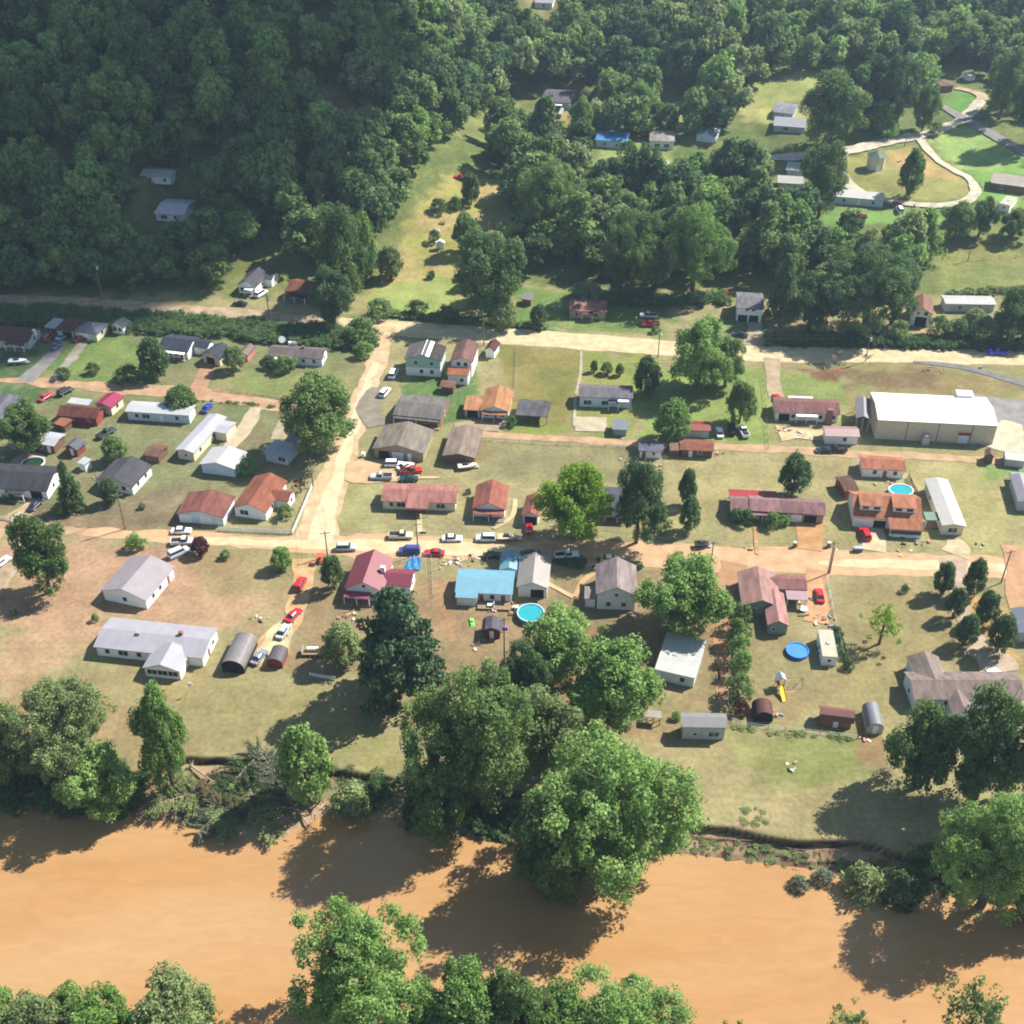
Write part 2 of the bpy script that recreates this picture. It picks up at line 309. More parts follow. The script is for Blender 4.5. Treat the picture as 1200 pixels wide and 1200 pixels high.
def npmesh(name, V, Fq, m, v=None, col=None, smooth=False):
    me = bpy.data.meshes.new(name); k = Fq.shape[1]; me.vertices.add(len(V)); me.vertices.foreach_set('co', np.ascontiguousarray(V, np.float32).ravel())
    me.loops.add(Fq.size); me.loops.foreach_set('vertex_index', np.ascontiguousarray(Fq, np.int32).ravel())
    me.polygons.add(len(Fq)); me.polygons.foreach_set('loop_start', np.arange(0, Fq.size, k, dtype=np.int32))
    me.polygons.foreach_set('use_smooth', np.full(len(Fq), smooth))
    for x in (m if isinstance(m, list) else [m]): me.materials.append(x)
    if v is not None: me.attributes.new('v', 'FLOAT', 'POINT').data.foreach_set('value', np.ascontiguousarray(v, np.float32))
    if col is not None:
        me.attributes.new('soil', 'FLOAT_COLOR', 'POINT').data.foreach_set('color', np.ascontiguousarray(np.concatenate([col, np.ones((len(col), 1))], 1), np.float32).ravel())
    me.update(calc_edges=True); me.validate(); return me
gm = bpy.data.materials.new('grass_and_soil'); gm.use_nodes = True; n = gm.node_tree.nodes; l = gm.node_tree.links; b = n['Principled BSDF']
b.inputs['Roughness'].default_value = .95; b.inputs['Specular IOR Level'].default_value = .1
a_ = n.new('ShaderNodeAttribute'); a_.attribute_name = 'soil'; tc = n.new('ShaderNodeTexCoord')
no = n.new('ShaderNodeTexNoise'); no.inputs['Scale'].default_value = .9; no.inputs['Detail'].default_value = 9; no.inputs['Roughness'].default_value = .7; l.new(tc.outputs['Object'], no.inputs[0])
mr = n.new('ShaderNodeMapRange'); mr.inputs[1].default_value = .3; mr.inputs[2].default_value = .7; mr.inputs[3].default_value = .72; mr.inputs[4].default_value = 1.26; l.new(no.outputs[0], mr.inputs[0])
n6 = n.new('ShaderNodeTexNoise'); n6.inputs['Scale'].default_value = .13; n6.inputs['Detail'].default_value = 6; l.new(tc.outputs['Object'], n6.inputs[0])
m6 = n.new('ShaderNodeMapRange'); m6.inputs[1].default_value = .35; m6.inputs[2].default_value = .65; m6.inputs[3].default_value = .86; m6.inputs[4].default_value = 1.12; l.new(n6.outputs[0], m6.inputs[0])
mm = n.new('ShaderNodeMath'); mm.operation = 'MULTIPLY'; l.new(mr.outputs[0], mm.inputs[0]); l.new(m6.outputs[0], mm.inputs[1])
vm = n.new('ShaderNodeVectorMath'); vm.operation = 'SCALE'; l.new(a_.outputs['Color'], vm.inputs[0]); l.new(mm.outputs[0], vm.inputs['Scale']); l.new(vm.outputs[0], b.inputs[0])
bp = n.new('ShaderNodeBump'); bp.inputs['Strength'].default_value = .5; bp.inputs['Distance'].default_value = .25; l.new(no.outputs[0], bp.inputs['Height']); l.new(bp.outputs[0], b.inputs['Normal'])
ground = bpy.data.objects.new('ground', npmesh('ground', ve, fa, gm, col=COL.reshape(-1, 3), smooth=True)); C.objects.link(ground); structure(ground)

# ------------------------------------------------------------------ the muddy river
wm = bpy.data.materials.new('muddy_water'); wm.use_nodes = True; n = wm.node_tree.nodes; l = wm.node_tree.links; b = n['Principled BSDF']
b.inputs['Roughness'].default_value = .22; b.inputs['IOR'].default_value = 1.33; tc = n.new('ShaderNodeTexCoord'); mp = n.new('ShaderNodeMapping'); mp.inputs['Scale'].default_value = (.35, 1, 1)
no = n.new('ShaderNodeTexNoise'); no.inputs['Scale'].default_value = .035; no.inputs['Detail'].default_value = 6; no.inputs['Distortion'].default_value = .6; l.new(tc.outputs['Object'], mp.inputs[0]); l.new(mp.outputs[0], no.inputs[0])
cr = n.new('ShaderNodeValToRGB'); cr.color_ramp.elements[0].position = .3; cr.color_ramp.elements[1].position = .72
cr.color_ramp.elements[0].color = (*alb((224, 168, 106)), 1); cr.color_ramp.elements[1].color = (*alb((238, 194, 142)), 1); l.new(no.outputs[0], cr.inputs[0])
m2 = n.new('ShaderNodeMapping'); m2.inputs['Scale'].default_value = (.3, 1, 1); m2.inputs['Rotation'].default_value = (0, 0, .12); l.new(tc.outputs['Object'], m2.inputs[0])
nf = n.new('ShaderNodeTexNoise'); nf.inputs['Scale'].default_value = .5; nf.inputs['Detail'].default_value = 8; nf.inputs['Distortion'].default_value = 1.2; l.new(m2.outputs[0], nf.inputs[0])
rf = n.new('ShaderNodeMapRange'); rf.inputs[1].default_value = .3; rf.inputs[2].default_value = .7; rf.inputs[3].default_value = .93; rf.inputs[4].default_value = 1.05; l.new(nf.outputs[0], rf.inputs[0])
vf = n.new('ShaderNodeVectorMath'); vf.operation = 'SCALE'; l.new(cr.outputs[0], vf.inputs[0]); l.new(rf.outputs[0], vf.inputs['Scale']); l.new(vf.outputs[0], b.inputs[0])
n2_ = n.new('ShaderNodeTexNoise'); n2_.inputs['Scale'].default_value = 1.1; n2_.inputs['Detail'].default_value = 5; l.new(mp.outputs[0], n2_.inputs[0])
bp = n.new('ShaderNodeBump'); bp.inputs['Strength'].default_value = .3; bp.inputs['Distance'].default_value = .2; l.new(n2_.outputs[0], bp.inputs['Height']); l.new(bp.outputs[0], b.inputs['Normal'])
rv = MB(); rv.poly([(-2500, 60, WATER_Z), (2500, 60, WATER_Z), (2500, 225, WATER_Z), (-2500, 225, WATER_Z)]); structure(rv.build('river', wm))

# ------------------------------------------------------------------ roads, lanes and drives: sheets laid on the ground
NR = [0]
def road(name, pts, widths, c, jit=.35, c2=None, var=.13):
    c = tuple(min(252, int(v * 1.06 + 2)) for v in c); c2 = c2 and tuple(min(250, int(v * 1.06 + 2)) for v in c2)
    P = [G(*p)[:2] for p in pts]; Q = []; Wd = []
    ws = widths if isinstance(widths, list) else [widths] * len(P)
    for i in range(len(P) - 1):
        p0 = np.array(P[max(i - 1, 0)]); p1 = np.array(P[i]); p2 = np.array(P[i + 1]); p3 = np.array(P[min(i + 2, len(P) - 1)])
        k = max(2, int(np.linalg.norm(p2 - p1) / 1.5))
        for j in range(k):
            t = j / k; Q.append(.5 * (2 * p1 + (p2 - p0) * t + (2 * p0 - 5 * p1 + 4 * p2 - p3) * t * t + (3 * p1 - 3 * p2 + p3 - p0) * t ** 3)); Wd.append(ws[i] * (1 - t) + ws[i + 1] * t)
    Q.append(np.array(P[-1])); Wd.append(ws[-1]); Q = np.array(Q); Wd = np.array(Wd)
    T = np.gradient(Q, axis=0); T /= np.linalg.norm(T, axis=1)[:, None] + 1e-9; N = np.stack([-T[:, 1], T[:, 0]], 1)
    s = np.arange(len(Q)) * 1.5 + NR[0] * 57; dz = .02 + .004 * NR[0]; NR[0] += 1; V = []; K = 7
    for u in range(K):
        f = u / (K - 1) * 2 - 1; off = f * (Wd / 2) + (abs(f) == 1) * f * jit * ((vnoise(s, s * 0 + f * 9, 4, 1) - .5) * 3 + (vnoise(s, s * 0 + f * 9, 1.6, 2) - .5) * 2)
        p = Q + N * off[:, None]; z = hgt(p[:, 0], p[:, 1]) + dz + np.where(p[:, 1] > 345, .22, 0); V.append(np.column_stack([p, z]))
    V = np.stack(V, 1).reshape(-1, 3); I = np.arange(len(V)).reshape(-1, K)
    Fq = np.stack([I[:-1, :-1], I[:-1, 1:], I[1:, 1:], I[1:, :-1]], -1).reshape(-1, 4)[:, ::-1]
    key = 'road_surface_%d_%d_%d' % c
    o = bpy.data.objects.new(name, npmesh(name, V, Fq, mat(key, alb(c), .95, var, .35, spec=.1, bump=.3, dark=alb(c2) if c2 else None))); C.objects.link(o); return structure(o)
SAND = (247, 226, 184); MUD = (216, 172, 128); GRV = (206, 190, 160); ASP = (166, 160, 156)
road('road', [(-60, 350), (60, 352), (150, 358), (290, 369), (380, 378), (410, 381)], [5, 5, 6, 7, 7, 8], (214, 190, 158), c2=(170, 145, 118))
road('road', [(395, 380), (440, 383), (540, 390), (640, 397), (760, 406), (860, 413), (960, 416), (1080, 417), (1260, 421)], [8, 9.5, 10, 10, 9.5, 9, 9, 8.5, 8.5], SAND, c2=(226, 196, 150))
road('side_street', [(448, 382), (446, 405), (436, 440), (420, 475), (406, 520), (390, 565), (375, 605), (372, 640)], [9, 6.5, 6, 6.5, 7, 8, 9, 12], (234, 208, 168), .5, (212, 178, 138))
road('lower_road', [(90, 622), (210, 629), (300, 636), (380, 639), (450, 640), (550, 643), (650, 647), (750, 650), (850, 655), (950, 658), (1050, 661), (1260, 668)], [3, 4.5, 5, 8, 9, 8.5, 9, 9.5, 9.5, 9.5, 8.5, 8], (230, 194, 152), .5, (214, 172, 132))
road('lower_road_track', [(200, 631), (300, 636), (380, 638), (450, 640), (560, 643), (620, 646)], [1.5, 2.4, 4, 5, 5, 1.5], (246, 226, 186), .3, (230, 200, 150))
road('lower_road_track', [(960, 660), (1010, 660), (1100, 663), (1260, 669)], [1, 3, 3.5, 3.5], (248, 228, 190), .3, (228, 198, 150))
road('side_street_track', [(441, 425), (424, 470), (410, 515), (396, 560), (382, 600), (376, 636)], [2, 3, 3, 3.4, 4.5, 7], (248, 230, 190), .4, (236, 210, 168))
road('left_street', [(-60, 655), (0, 620), (30, 598), (50, 580)], [5, 5, 5, 4], (222, 196, 160), .5, (196, 165, 130))
road('left_street', [(-40, 612), (40, 616), (100, 622)], [4, 4, 3], (208, 176, 142), .5, (180, 145, 112))
road('drive', [(-30, 715), (0, 685), (22, 645), (28, 615)], [4, 4.5, 4, 3.5], (214, 190, 158), .4)
road('lane', [(-60, 443), (20, 446), (100, 452), (200, 460), (250, 464), (345, 478), (400, 490)], [3, 3.5, 4.5, 6, 6.5, 6, 4], (216, 182, 146), .6, (194, 152, 118))
road('lane', [(30, 448), (50, 428), (68, 408), (74, 400)], [5, 5, 4, 3], ASP, .4)
road('lane', [(60, 448), (85, 418), (102, 398)], [2, 3, 3], (186, 176, 160), .4)
road('drive', [(228, 466), (236, 448), (246, 426)], [5, 4.5, 5], (206, 164, 130), .2)
road('alley', [(560, 508), (600, 511), (700, 517), (800, 523), (900, 526), (1000, 532), (1100, 536), (1260, 548)], [3, 3, 2.8, 3, 3.4, 3.5, 3.2, 3], (220, 186, 146), .3, (196, 160, 124))
road('drive', [(262, 535), (285, 505), (300, 478)], [3.5, 4, 4], (224, 206, 172), .4)
road('drive', [(325, 515), (333, 492)], [4, 3], (206, 192, 160), .5)
road('drive', [(356, 655), (352, 690), (344, 722), (318, 760), (306, 782)], [5, 4.5, 5, 7, 5], (226, 194, 146), .5, (206, 158, 112))
road('drive', [(342, 725), (326, 745), (308, 776)], [2, 7, 5], (250, 228, 180), .5)
road('drive', [(884, 405), (884, 382), (880, 374)], [6, 4, 4], GRV, .4)
road('drive', [(905, 420), (906, 445), (911, 470)], [5, 4, 4], (206, 184, 152), .2)
road('mud_drive', [(862, 660), (852, 700), (846, 760), (850, 830)], [7, 3.5, 3, 2.4], (200, 158, 120), .6, (188, 150, 112))
road('drive', [(949, 645), (949, 628), (948, 612)], [6, 6, 6.5], (222, 170, 120), .1)
road('drive', [(1024, 646), (1024, 630), (1022, 618)], [5.5, 5.5, 5], (240, 218, 180), .1)
road('drive', [(1115, 655), (1122, 690), (1128, 720), (1142, 745), (1160, 770), (1172, 788)], [6, 5, 4, 4, 7, 9], (216, 196, 172), .6, (190, 165, 140))
road('drive', [(1118, 650), (1122, 642), (1118, 632)], [6, 5, 3], (240, 214, 176), .5)
road('drive', [(956, 730), (958, 705), (955, 685), (957, 668)], [6, 5, 4.5, 5], (226, 180, 136), .5, (206, 160, 118))
road('drive', [(1188, 640), (1192, 680), (1198, 720)], [5, 5, 5], (222, 176, 136), .4)
road('asphalt_path', [(1070, 424), (1110, 428), (1150, 436), (1210, 453)], [1, 2.5, 2.6, 3], (150, 150, 152), .15)
road('parking_lot', [(1195, 470), (1196, 492), (1190, 515)], [26, 28, 18], (176, 172, 170), .5)
road('parking_lot', [(1190, 496), (1182, 508), (1170, 528)], [5, 9, 13], (240, 226, 196), .8)
road('asphalt_forecourt', [(442, 500), (432, 478), (444, 455)], [5, 7, 5], (168, 158, 140), .4)
road('drive', [(405, 552), (435, 552), (492, 556)], [8, 10, 6], (228, 198, 156), .6, (214, 178, 136))
road('concrete_pad', [(674, 497), (711, 498)], 7.2, (222, 208, 178), .05)
road('concrete_pad', [(912, 508), (935, 508), (968, 512)], [8, 5, 5], (240, 214, 172), .2)
road('concrete_pad', [(533, 502), (575, 499), (592, 502)], [4, 6, 5], (200, 180, 150), .3)
road('footpath', [(681, 412), (680, 440), (675, 462)], .9, (210, 196, 168), .05)
road('footpath', [(674, 465), (673, 500)], .8, (214, 206, 176), .05)
road('footpath', [(491, 602), (492, 624)], 1.3, (240, 216, 168), .05)
road('footpath', [(604, 585), (600, 606), (578, 620)], 1.2, (232, 214, 168), .05)
road('footpath', [(634, 680), (672, 700)], 1.1, (238, 205, 158), .05)
road('footpath', [(696, 672), (682, 683), (674, 700)], 1.3, (226, 186, 140), .05)
road('footpath', [(885, 618), (887, 650)], 1.0, (220, 176, 120), .05)
road('footpath', [(489, 560), (515, 560)], 1.0, (238, 214, 160), .05)
road('hill_road', [(900, 186), (930, 184), (985, 178), (1040, 167), (1085, 158), (1112, 148), (1130, 139), (1150, 118)], [4, 5, 6, 5.5, 5, 5, 5, 5], (238, 226, 204), .4)
road('hill_road', [(1092, 120), (1112, 130), (1130, 140), (1165, 160), (1215, 186)], [4, 4, 5, 5, 5], (172, 168, 166), .2)
road('hill_drive', [(1150, 118), (1148, 111), (1120, 104)], [5, 5, 4], (226, 202, 170), .4)
road('hill_drive', [(984, 180), (980, 196), (990, 214), (1012, 228), (1040, 236), (1080, 241), (1125, 239), (1142, 228), (1138, 213), (1115, 199), (1094, 184), (1078, 164)], [6, 6, 6, 5, 4, 3.5, 4, 4, 3.5, 3.5, 3.5, 4], (244, 228, 200), .3)
road('hill_drive', [(715, 199), (745, 196), (785, 192)], 3.5, (226, 210, 180), .3)
road('hill_drive', [(625, 140), (650, 134)], 3, (200, 190, 165), .3)
road('hill_drive', [(600, 40), (645, 42)], 4, (190, 186, 160), .3)
# ------------------------------------------------------------------ trees: clumps of small leaves through the crown's outer volume
def crown_np(seed, shape, ncl, rcl, per, leaf, lobes=5, fill=.55):
    """unit crown: radius about 1, z from -1 to 1; returns quad vertices (N,4,3) and a per-leaf tone"""
    r = np.random.RandomState(seed); Vs = []; Ts = []
    lob = r.randn(lobes, 3); lob /= np.linalg.norm(lob, axis=1)[:, None]
    LC = []                                              # limbs: each carries its own mass of foliage
    for q in range(lobes):
        th = q * 2.4 + r.rand() * .7; zz = -.78 + 1.6 * (q + .5) / lobes + .12 * r.randn(); hr = math.sqrt(max(.05, 1 - zz * zz)) * r.uniform(.45, .72); LC.append((np.array([math.cos(th) * hr, math.sin(th) * hr, zz * .68]), r.uniform(.27, .45)))
    LC.append((np.array([0, 0, .5]), .4))
    for c in range(ncl):
        d = r.randn(3); d /= np.linalg.norm(d)
        if d[2] < -.55 and r.rand() < .7: d[2] *= -1
        f = fill + (1 - fill) * r.rand() ** .5; k = (.66 + .36 * np.max(np.clip(lob @ d, 0, 1) ** 3) + .07 * r.randn()) if lobes > 5 else .93 + .05 * r.randn()
        p = d * f * k; rr = rcl * (.65 + .7 * r.rand())
        if lobes > 5 and shape in ('round', 'spread'):
            cL, rL = LC[r.randint(len(LC))]; p = cL + d * rL * (.55 + .45 * r.rand() ** .5)
            if r.rand() < .1: p = d * .35
        if shape == 'cone':
            z = r.rand() ** .85 * 2 - 1; a = r.rand() * 6.283; R_ = (1 - (z + 1) / 2) ** .8 * (.6 + .4 * r.rand()) * (.9 + .35 * math.sin(z * 13 + a)); p = np.array([math.cos(a) * R_, math.sin(a) * R_, z])
        if shape == 'pine':
            z = r.rand() * 2 - 1; t = (z + 1) / 2; a = (int(r.rand() * 9) + .35 * r.rand()) * .7 + round(t * 9) * 1.9; R_ = (1 - t ** 3) * .95 * (.3 + .7 * r.rand() ** .5) * (.75 + .25 * math.sin(round(t * 9) * 2.3)) + .06; p = np.array([math.cos(a) * R_, math.sin(a) * R_, round(t * 9) / 9 * 2 - 1 + .1 * r.randn() - .12 * R_])
        if shape == 'egg': p = p * np.array([.82 + .18 * (p[2] < 0), .82 + .18 * (p[2] < 0), 1])
        if shape == 'spread': p[2] = p[2] * .8 + .12 * math.sin(p[0] * 5 + seed)
        if shape == 'open': p = p * (.8 + .45 * (r.rand() < .4))
        n = int(per * (.6 + .8 * r.rand())); q = r.randn(n, 3); q /= np.linalg.norm(q, axis=1)[:, None]
        if shape == 'pine': q[:, 2] *= .35
        pos = p + q * (rr * (.55 + .5 * r.rand(n)))[:, None]
        nor = q + r.randn(n, 3) * .55 + np.array([0, 0, .25]); nor /= np.linalg.norm(nor, axis=1)[:, None]
        t1 = np.cross(nor, r.randn(n, 3)); t1 /= np.linalg.norm(t1, axis=1)[:, None]; t2 = np.cross(nor, t1)
        s = leaf * (.6 + .8 * r.rand(n))[:, None]; s2 = s * (.45 + .35 * r.rand(n))[:, None]
        Vs.append(np.stack([pos - t1 * s, pos - t2 * s2, pos + t1 * s, pos + t2 * s2], 1)); Ts.append(np.clip(r.rand() * .55 + .25 + r.randn(n) * .17, 0, 1))
    return np.concatenate(Vs), np.concatenate(Ts)
def crown_mesh(name, *a, **k):
    V, T = crown_np(*a, **k); N = len(V)
    return npmesh(name, V.reshape(-1, 3), np.arange(N * 4).reshape(-1, 4), LEAF['mid'], v=np.repeat(T, 4))
PROTO = {
 'giant': [crown_mesh('giant_crown', s, 'round', 380, .115, 120, .0205, lobes=12, fill=.45) for s in (11, 12, 13)],
 'big': [crown_mesh('big_crown', s, 'round', 250, .16, 95, .033, lobes=9, fill=.55) for s in (1, 2, 3)],
 'yard': [crown_mesh('yard_crown', s, 'egg', 120, .22, 75, .06, fill=.62) for s in (21, 22, 23)],
 'wood': [crown_mesh('wood_crown', s, h, 64, .25, 72, .08, fill=.55, lobes=6) for s, h in ((31, 'round'), (32, 'round'), (33, 'egg'), (34, 'spread'), (35, 'round'), (36, 'cone'), (37, 'egg'))],
 'cone': [crown_mesh('cone_crown', s, 'cone', 120, .2, 60, .055) for s in (41, 42)],
 'pine': [crown_mesh('pine_crown', s, 'pine', 260, .17, 75, .042) for s in (51, 52)],
 'open': [crown_mesh('open_crown', s, 'open', 60, .16, 40, .045, fill=.3) for s in (61, 62)],
 'shrub': [crown_mesh('shrub_crown', s, 'round', 40, .32, 45, .085, fill=.6) for s in (71, 72, 73)],
}
def trunk_mesh(seed, n):
    r = random.Random(seed); m = MB(); p = Vector((0, 0, -.03)); rad = .06; segs = 5; top = []
    for i in range(segs):
        q = p + Vector((r.uniform(-.03, .03), r.uniform(-.03, .03), .18)); m.tube(p, q, rad, rad * .84, n); p = q; rad *= .84; top.append((p, rad))
    for p, rr in top[1:]:
        for k in range(2):
            a = r.uniform(0, 6.28); q = p + Vector((math.cos(a) * .2, math.sin(a) * .2, r.uniform(.08, .2))); m.tube(p, q, rr * .6, rr * .2, 5)
            b_ = a + r.uniform(-.7, .7); m.tube(q, q + Vector((math.cos(b_) * .13, math.sin(b_) * .13, .1)), rr * .3, rr * .08, 4)
    return m.mesh('trunk', BARK)                          # unit: height about 0.9, limbs reach 0.3 out
TRUNK = [trunk_mesh(s, 8) for s in range(3)]
rt = random.Random(5); NT = [0]
def plant_tree(name, label, cat, group, x, y, z, H, r, kind, leaf, bottom=.18, rz=None, lean=0):
    if kind == 'pine': bottom = .1
    if kind in ('shrub',): bottom = 0.0
    if kind == 'yard' and bottom == .18: bottom = .09
    if kind in ('big', 'giant') and bottom == .18: bottom = .07
    if kind == 'cone' and bottom == .18: bottom = .06
    rz = rt.uniform(0, 6.28) if rz is None else rz
    t = thing(name, label, cat, (x, y, z - .05), rz, group); ch = H * (1 - bottom)
    NT[0] += 1; ms = PROTO[kind]
    tk = child('trunk', TRUNK[NT[0] % 3], t); s = H * .95 / .9; tk.scale = (max(.3, r * 1.5 if kind != 'pine' else H * .3), max(.3, r * 1.5 if kind != 'pine' else H * .3), s * (.85 if kind != 'shrub' else .5))
    cr = child('crown', ms[NT[0] % len(ms)], t, (0, 0, H * bottom + ch / 2), LEAF[leaf]); cr.scale = (r / .95, r / .95, ch / 2 / .95)
    if lean: t.rotation_euler.x = lean
    return t
def tree(label, cx, ytop, ybase, wpx, kind='yard', leaf='mid', name='broadleaf_tree', cat='tree', group=None, bottom=.18):
    x, y, z = G(cx, ybase); s = scale_at(y, z); r = wpx / 2 / s
    dx, dy, dz = ray(cx, ytop); yy = y + .4 * r; zt = CAM_H + dz * yy / dy; H = max((zt - z) * 1.02, r * .9)
    TREELOG.append((cx, ybase, round(H, 1), round(r, 1)))
    return plant_tree(name, label, cat, group, x, y, z, H, r, kind, leaf, bottom)
TREELOG = []
def bush(label, cx, cy, wpx, leaf='mid', k=.9, group=None):
    x, y, z = G(cx, cy); r = wpx / 2 / scale_at(y, z)
    return plant_tree('bush', label, 'bush', group, x, y, z, r * 2 * k, r, 'shrub', leaf)
T = tree
T('broad green tree beside the side street, over the small white trailer', 378, 432, 528, 90, 'big', 'mid')
T('tall dense dark green tree standing alone on the muddy yard at the left edge', 59, 598, 694, 64, 'big', 'mid')
T('narrow dark evergreen beside the white gable end of the dark-roofed house', 87, 543, 598, 32, 'cone', 'dark', 'evergreen_tree')
T('lime green tree with a wide crown above the lower road', 672, 540, 632, 84, 'big', 'lime')
T('dark dense tree just right of the lime green tree', 745, 535, 636, 58, 'big', 'dark')
T('slim upright tree, the upper of two on the dry lawn', 804, 550, 592, 21, 'yard', 'dark')
T('slim upright tree, the lower of two on the dry lawn', 807, 582, 622, 24, 'yard', 'dark')
T('round dark tree on the dry lawn behind the long ranch house', 928, 532, 581, 37, 'yard', 'dark')
T('large bright green round tree between the grey-roofed house and the mud drive', 798, 652, 738, 104, 'big', 'bright')
T('tall blue-green pine beside the magenta-roofed house', 470, 688, 812, 104, 'pine', 'pine', 'pine_tree')
T('small oval tree left of the magenta-roofed house', 391, 650, 690, 26, 'yard', 'mid')
T('low spreading olive tree below the magenta-roofed house', 402, 730, 776, 46, 'yard', 'olive')
T('small round tree on the lawn by the lower road crossing', 331, 640, 666, 25, 'yard', 'bright')
T('small plum-leaved tree beside the parked white pickup', 236, 629, 650, 21, 'yard', 'plum')
T('small dark plum tree inside the white picket fence corner', 353, 559, 577, 18, 'open', 'plum')
T('green maple reaching over the round swimming pool', 652, 708, 796, 88, 'big', 'bright')
T('broad green maple left of the flat white roof', 716, 748, 846, 116, 'big', 'bright')
T('dark round tree under the maples behind the riverbank', 617, 752, 826, 62, 'big', 'dark')
T('olive green tree between the maples and the river', 640, 805, 898, 92, 'big', 'olive')
T('giant riverbank tree with a dense mottled crown, largest by the water', 552, 768, 945, 150, 'giant', 'mid')
T('shadowy tree low on the bank under the giant riverbank tree', 514, 885, 990, 70, 'big', 'mid')
T('huge spreading tree rooted in the muddy water below the maples', 716, 855, 1030, 184, 'giant', 'bright')
T('dark lower tree at the water beside the huge spreading tree', 640, 930, 1050, 92, 'big', 'mid')
T('wide pale green tree on the left riverbank, the largest there', 96, 792, 912, 118, 'giant', 'olive')
T('pale green tree standing beyond the widest left riverbank tree', 8, 818, 916, 78, 'big', 'olive')
T('tall thin light green tree at the right of the left riverbank group', 203, 804, 925, 60, 'big', 'bright', bottom=.04)
T('low leafy tree at the water edge of the left riverbank group', 126, 874, 955, 84, 'big', 'bright')
T('bright green young tree among the fallen trees on the bank', 362, 850, 938, 60, 'yard', 'bright')
T('dark green tree below the tan-roofed house, nearest the grey arched shed', 1070, 824, 925, 82, 'big', 'mid')
T('dark green tree below the tan-roofed house, in the middle of its group', 1142, 806, 938, 96, 'big', 'mid')
T('dark green tree below the tan-roofed house, cut by the picture edge', 1205, 806, 942, 80, 'big', 'dark')
T('light green tree with a wide crown on the lower right riverbank', 1143, 918, 1070, 132, 'giant', 'bright')
T('dark small tree at the right edge of the water', 1205, 1000, 1085, 60, 'big', 'mid')
T('light green tree on the near bank with an open forked crown', 432, 1062, 1215, 160, 'giant', 'bright')
T('bushy near bank tree right of the forked one', 552, 1128, 1235, 104, 'big', 'bright')
T('slender pointed tree on the near bank', 606, 1136, 1240, 80, 'big', 'mid')
T('broad near bank tree at the bottom centre', 724, 1144, 1250, 160, 'giant', 'bright')
T('yellowish tree on the near bank at the lower left', 212, 1138, 1235, 104, 'big', 'olive')
T('bright tree on the near bank at the lower left, left of the yellowish one', 118, 1160, 1240, 104, 'big', 'bright')
T('low pale tree on the near bank between the corner tree and the next bright one', 52, 1164, 1240, 90, 'big', 'olive')
T('ragged near bank tree filling the gap left of the bottom centre', 652, 1158, 1242, 96, 'big', 'bright')
T('low near bank tree touching the forked one on its right', 498, 1150, 1240, 90, 'big', 'bright')
T('bright tree filling the bottom left corner', 2, 1142, 1235, 70, 'big', 'bright')
T('sparse treetop on the near bank at the lower right', 1122, 1150, 1240, 84, 'open', 'mid')
T('low treetop just showing at the bottom edge', 985, 1182, 1250, 60, 'open', 'mid')
T('light green shade tree over the dirt road, with an open crown', 818, 372, 456, 76, 'big', 'bright')
T('second light green tree beside the open-crowned shade tree', 850, 395, 452, 44, 'big', 'mid')
T('dark round tree by the lawn left of the shade tree', 757, 418, 462, 30, 'yard', 'dark')
T('leafy green tree above the red-roofed shed', 787, 468, 516, 42, 'yard', 'bright')
T('dense green tree above the parked black truck', 866, 446, 496, 34, 'yard', 'mid')
T('tall dark green tree at the foot of the meadow', 574, 268, 372, 78, 'big', 'dark')
T('tall dark tree by the road bend, the nearest of a pair', 392, 312, 382, 52, 'big', 'dark')
T('broad dark tree above the road bend', 402, 238, 352, 60, 'big', 'mid')
T('narrow light green tree at the meadow edge', 430, 252, 332, 26, 'yard', 'bright')
T('round tree at the left edge of the meadow', 458, 288, 326, 30, 'yard', 'olive')
T('leafy tree beside the meadow shrine', 546, 250, 296, 30, 'yard', 'mid')
T('dark oval tree in the upper meadow', 552, 203, 238, 22, 'yard', 'dark')
T('olive tree by the road at the meadow foot', 590, 348, 386, 32, 'yard', 'olive')
T('small dark tree left of the pink-roofed cottage', 631, 356, 384, 20, 'yard', 'dark')
T('low willow behind the pink-roofed cottage', 688, 329, 350, 36, 'yard', 'olive')
T('round dark tree in front of the navy-roofed house', 183, 396, 442, 36, 'yard', 'dark')
T('brownish bush tree beside the navy-roofed garage', 276, 404, 434, 26, 'yard', 'olive')
T('spreading tree left of the red barn', 34, 470, 530, 62, 'big', 'mid')
T('leafy tree beside the dark pickup and the shed', 137, 510, 540, 30, 'yard', 'mid')
T('green tree behind the long white trailer home', 214, 452, 482, 36, 'yard', 'mid')
T('small bright green tree beside the square white garage', 291, 536, 556, 20, 'yard', 'bright')
T('small dark tree in front of the white gabled house with a charcoal roof', 131, 560, 590, 22, 'yard', 'dark')
T('pale sparse tree casting a thin shadow on the dry lawn', 1030, 708, 755, 44, 'open', 'lime')
T('round ornamental tree left of the garden path, nearest the road', 1102, 659, 697, 24, 'yard', 'dark')
T('round ornamental tree at the top of the garden path, by the pole', 1138, 655, 697, 25, 'yard', 'dark')
T('narrow ornamental tree left of the garden path, second from the road', 1116, 689, 724, 22, 'yard', 'dark')
T('round ornamental tree right of the garden path, in the middle', 1152, 692, 730, 27, 'yard', 'dark')
T('ornamental tree left of the garden path, nearest the tan-roofed house', 1130, 720, 756, 26, 'yard', 'dark')
T('largest ornamental tree of the garden path group', 1168, 719, 764, 32, 'yard', 'dark')
T('big dark tree beside the looping hill drive', 1044, 66, 150, 44, 'big', 'dark')
T('dark tree right of the tallest hill tree', 1080, 100, 154, 30, 'big', 'mid')
T('wide green tree beside the grey hill house', 972, 80, 172, 78, 'big', 'mid')
T('broad green tree over the parked trailers on the hill', 958, 166, 256, 52, 'big', 'mid')
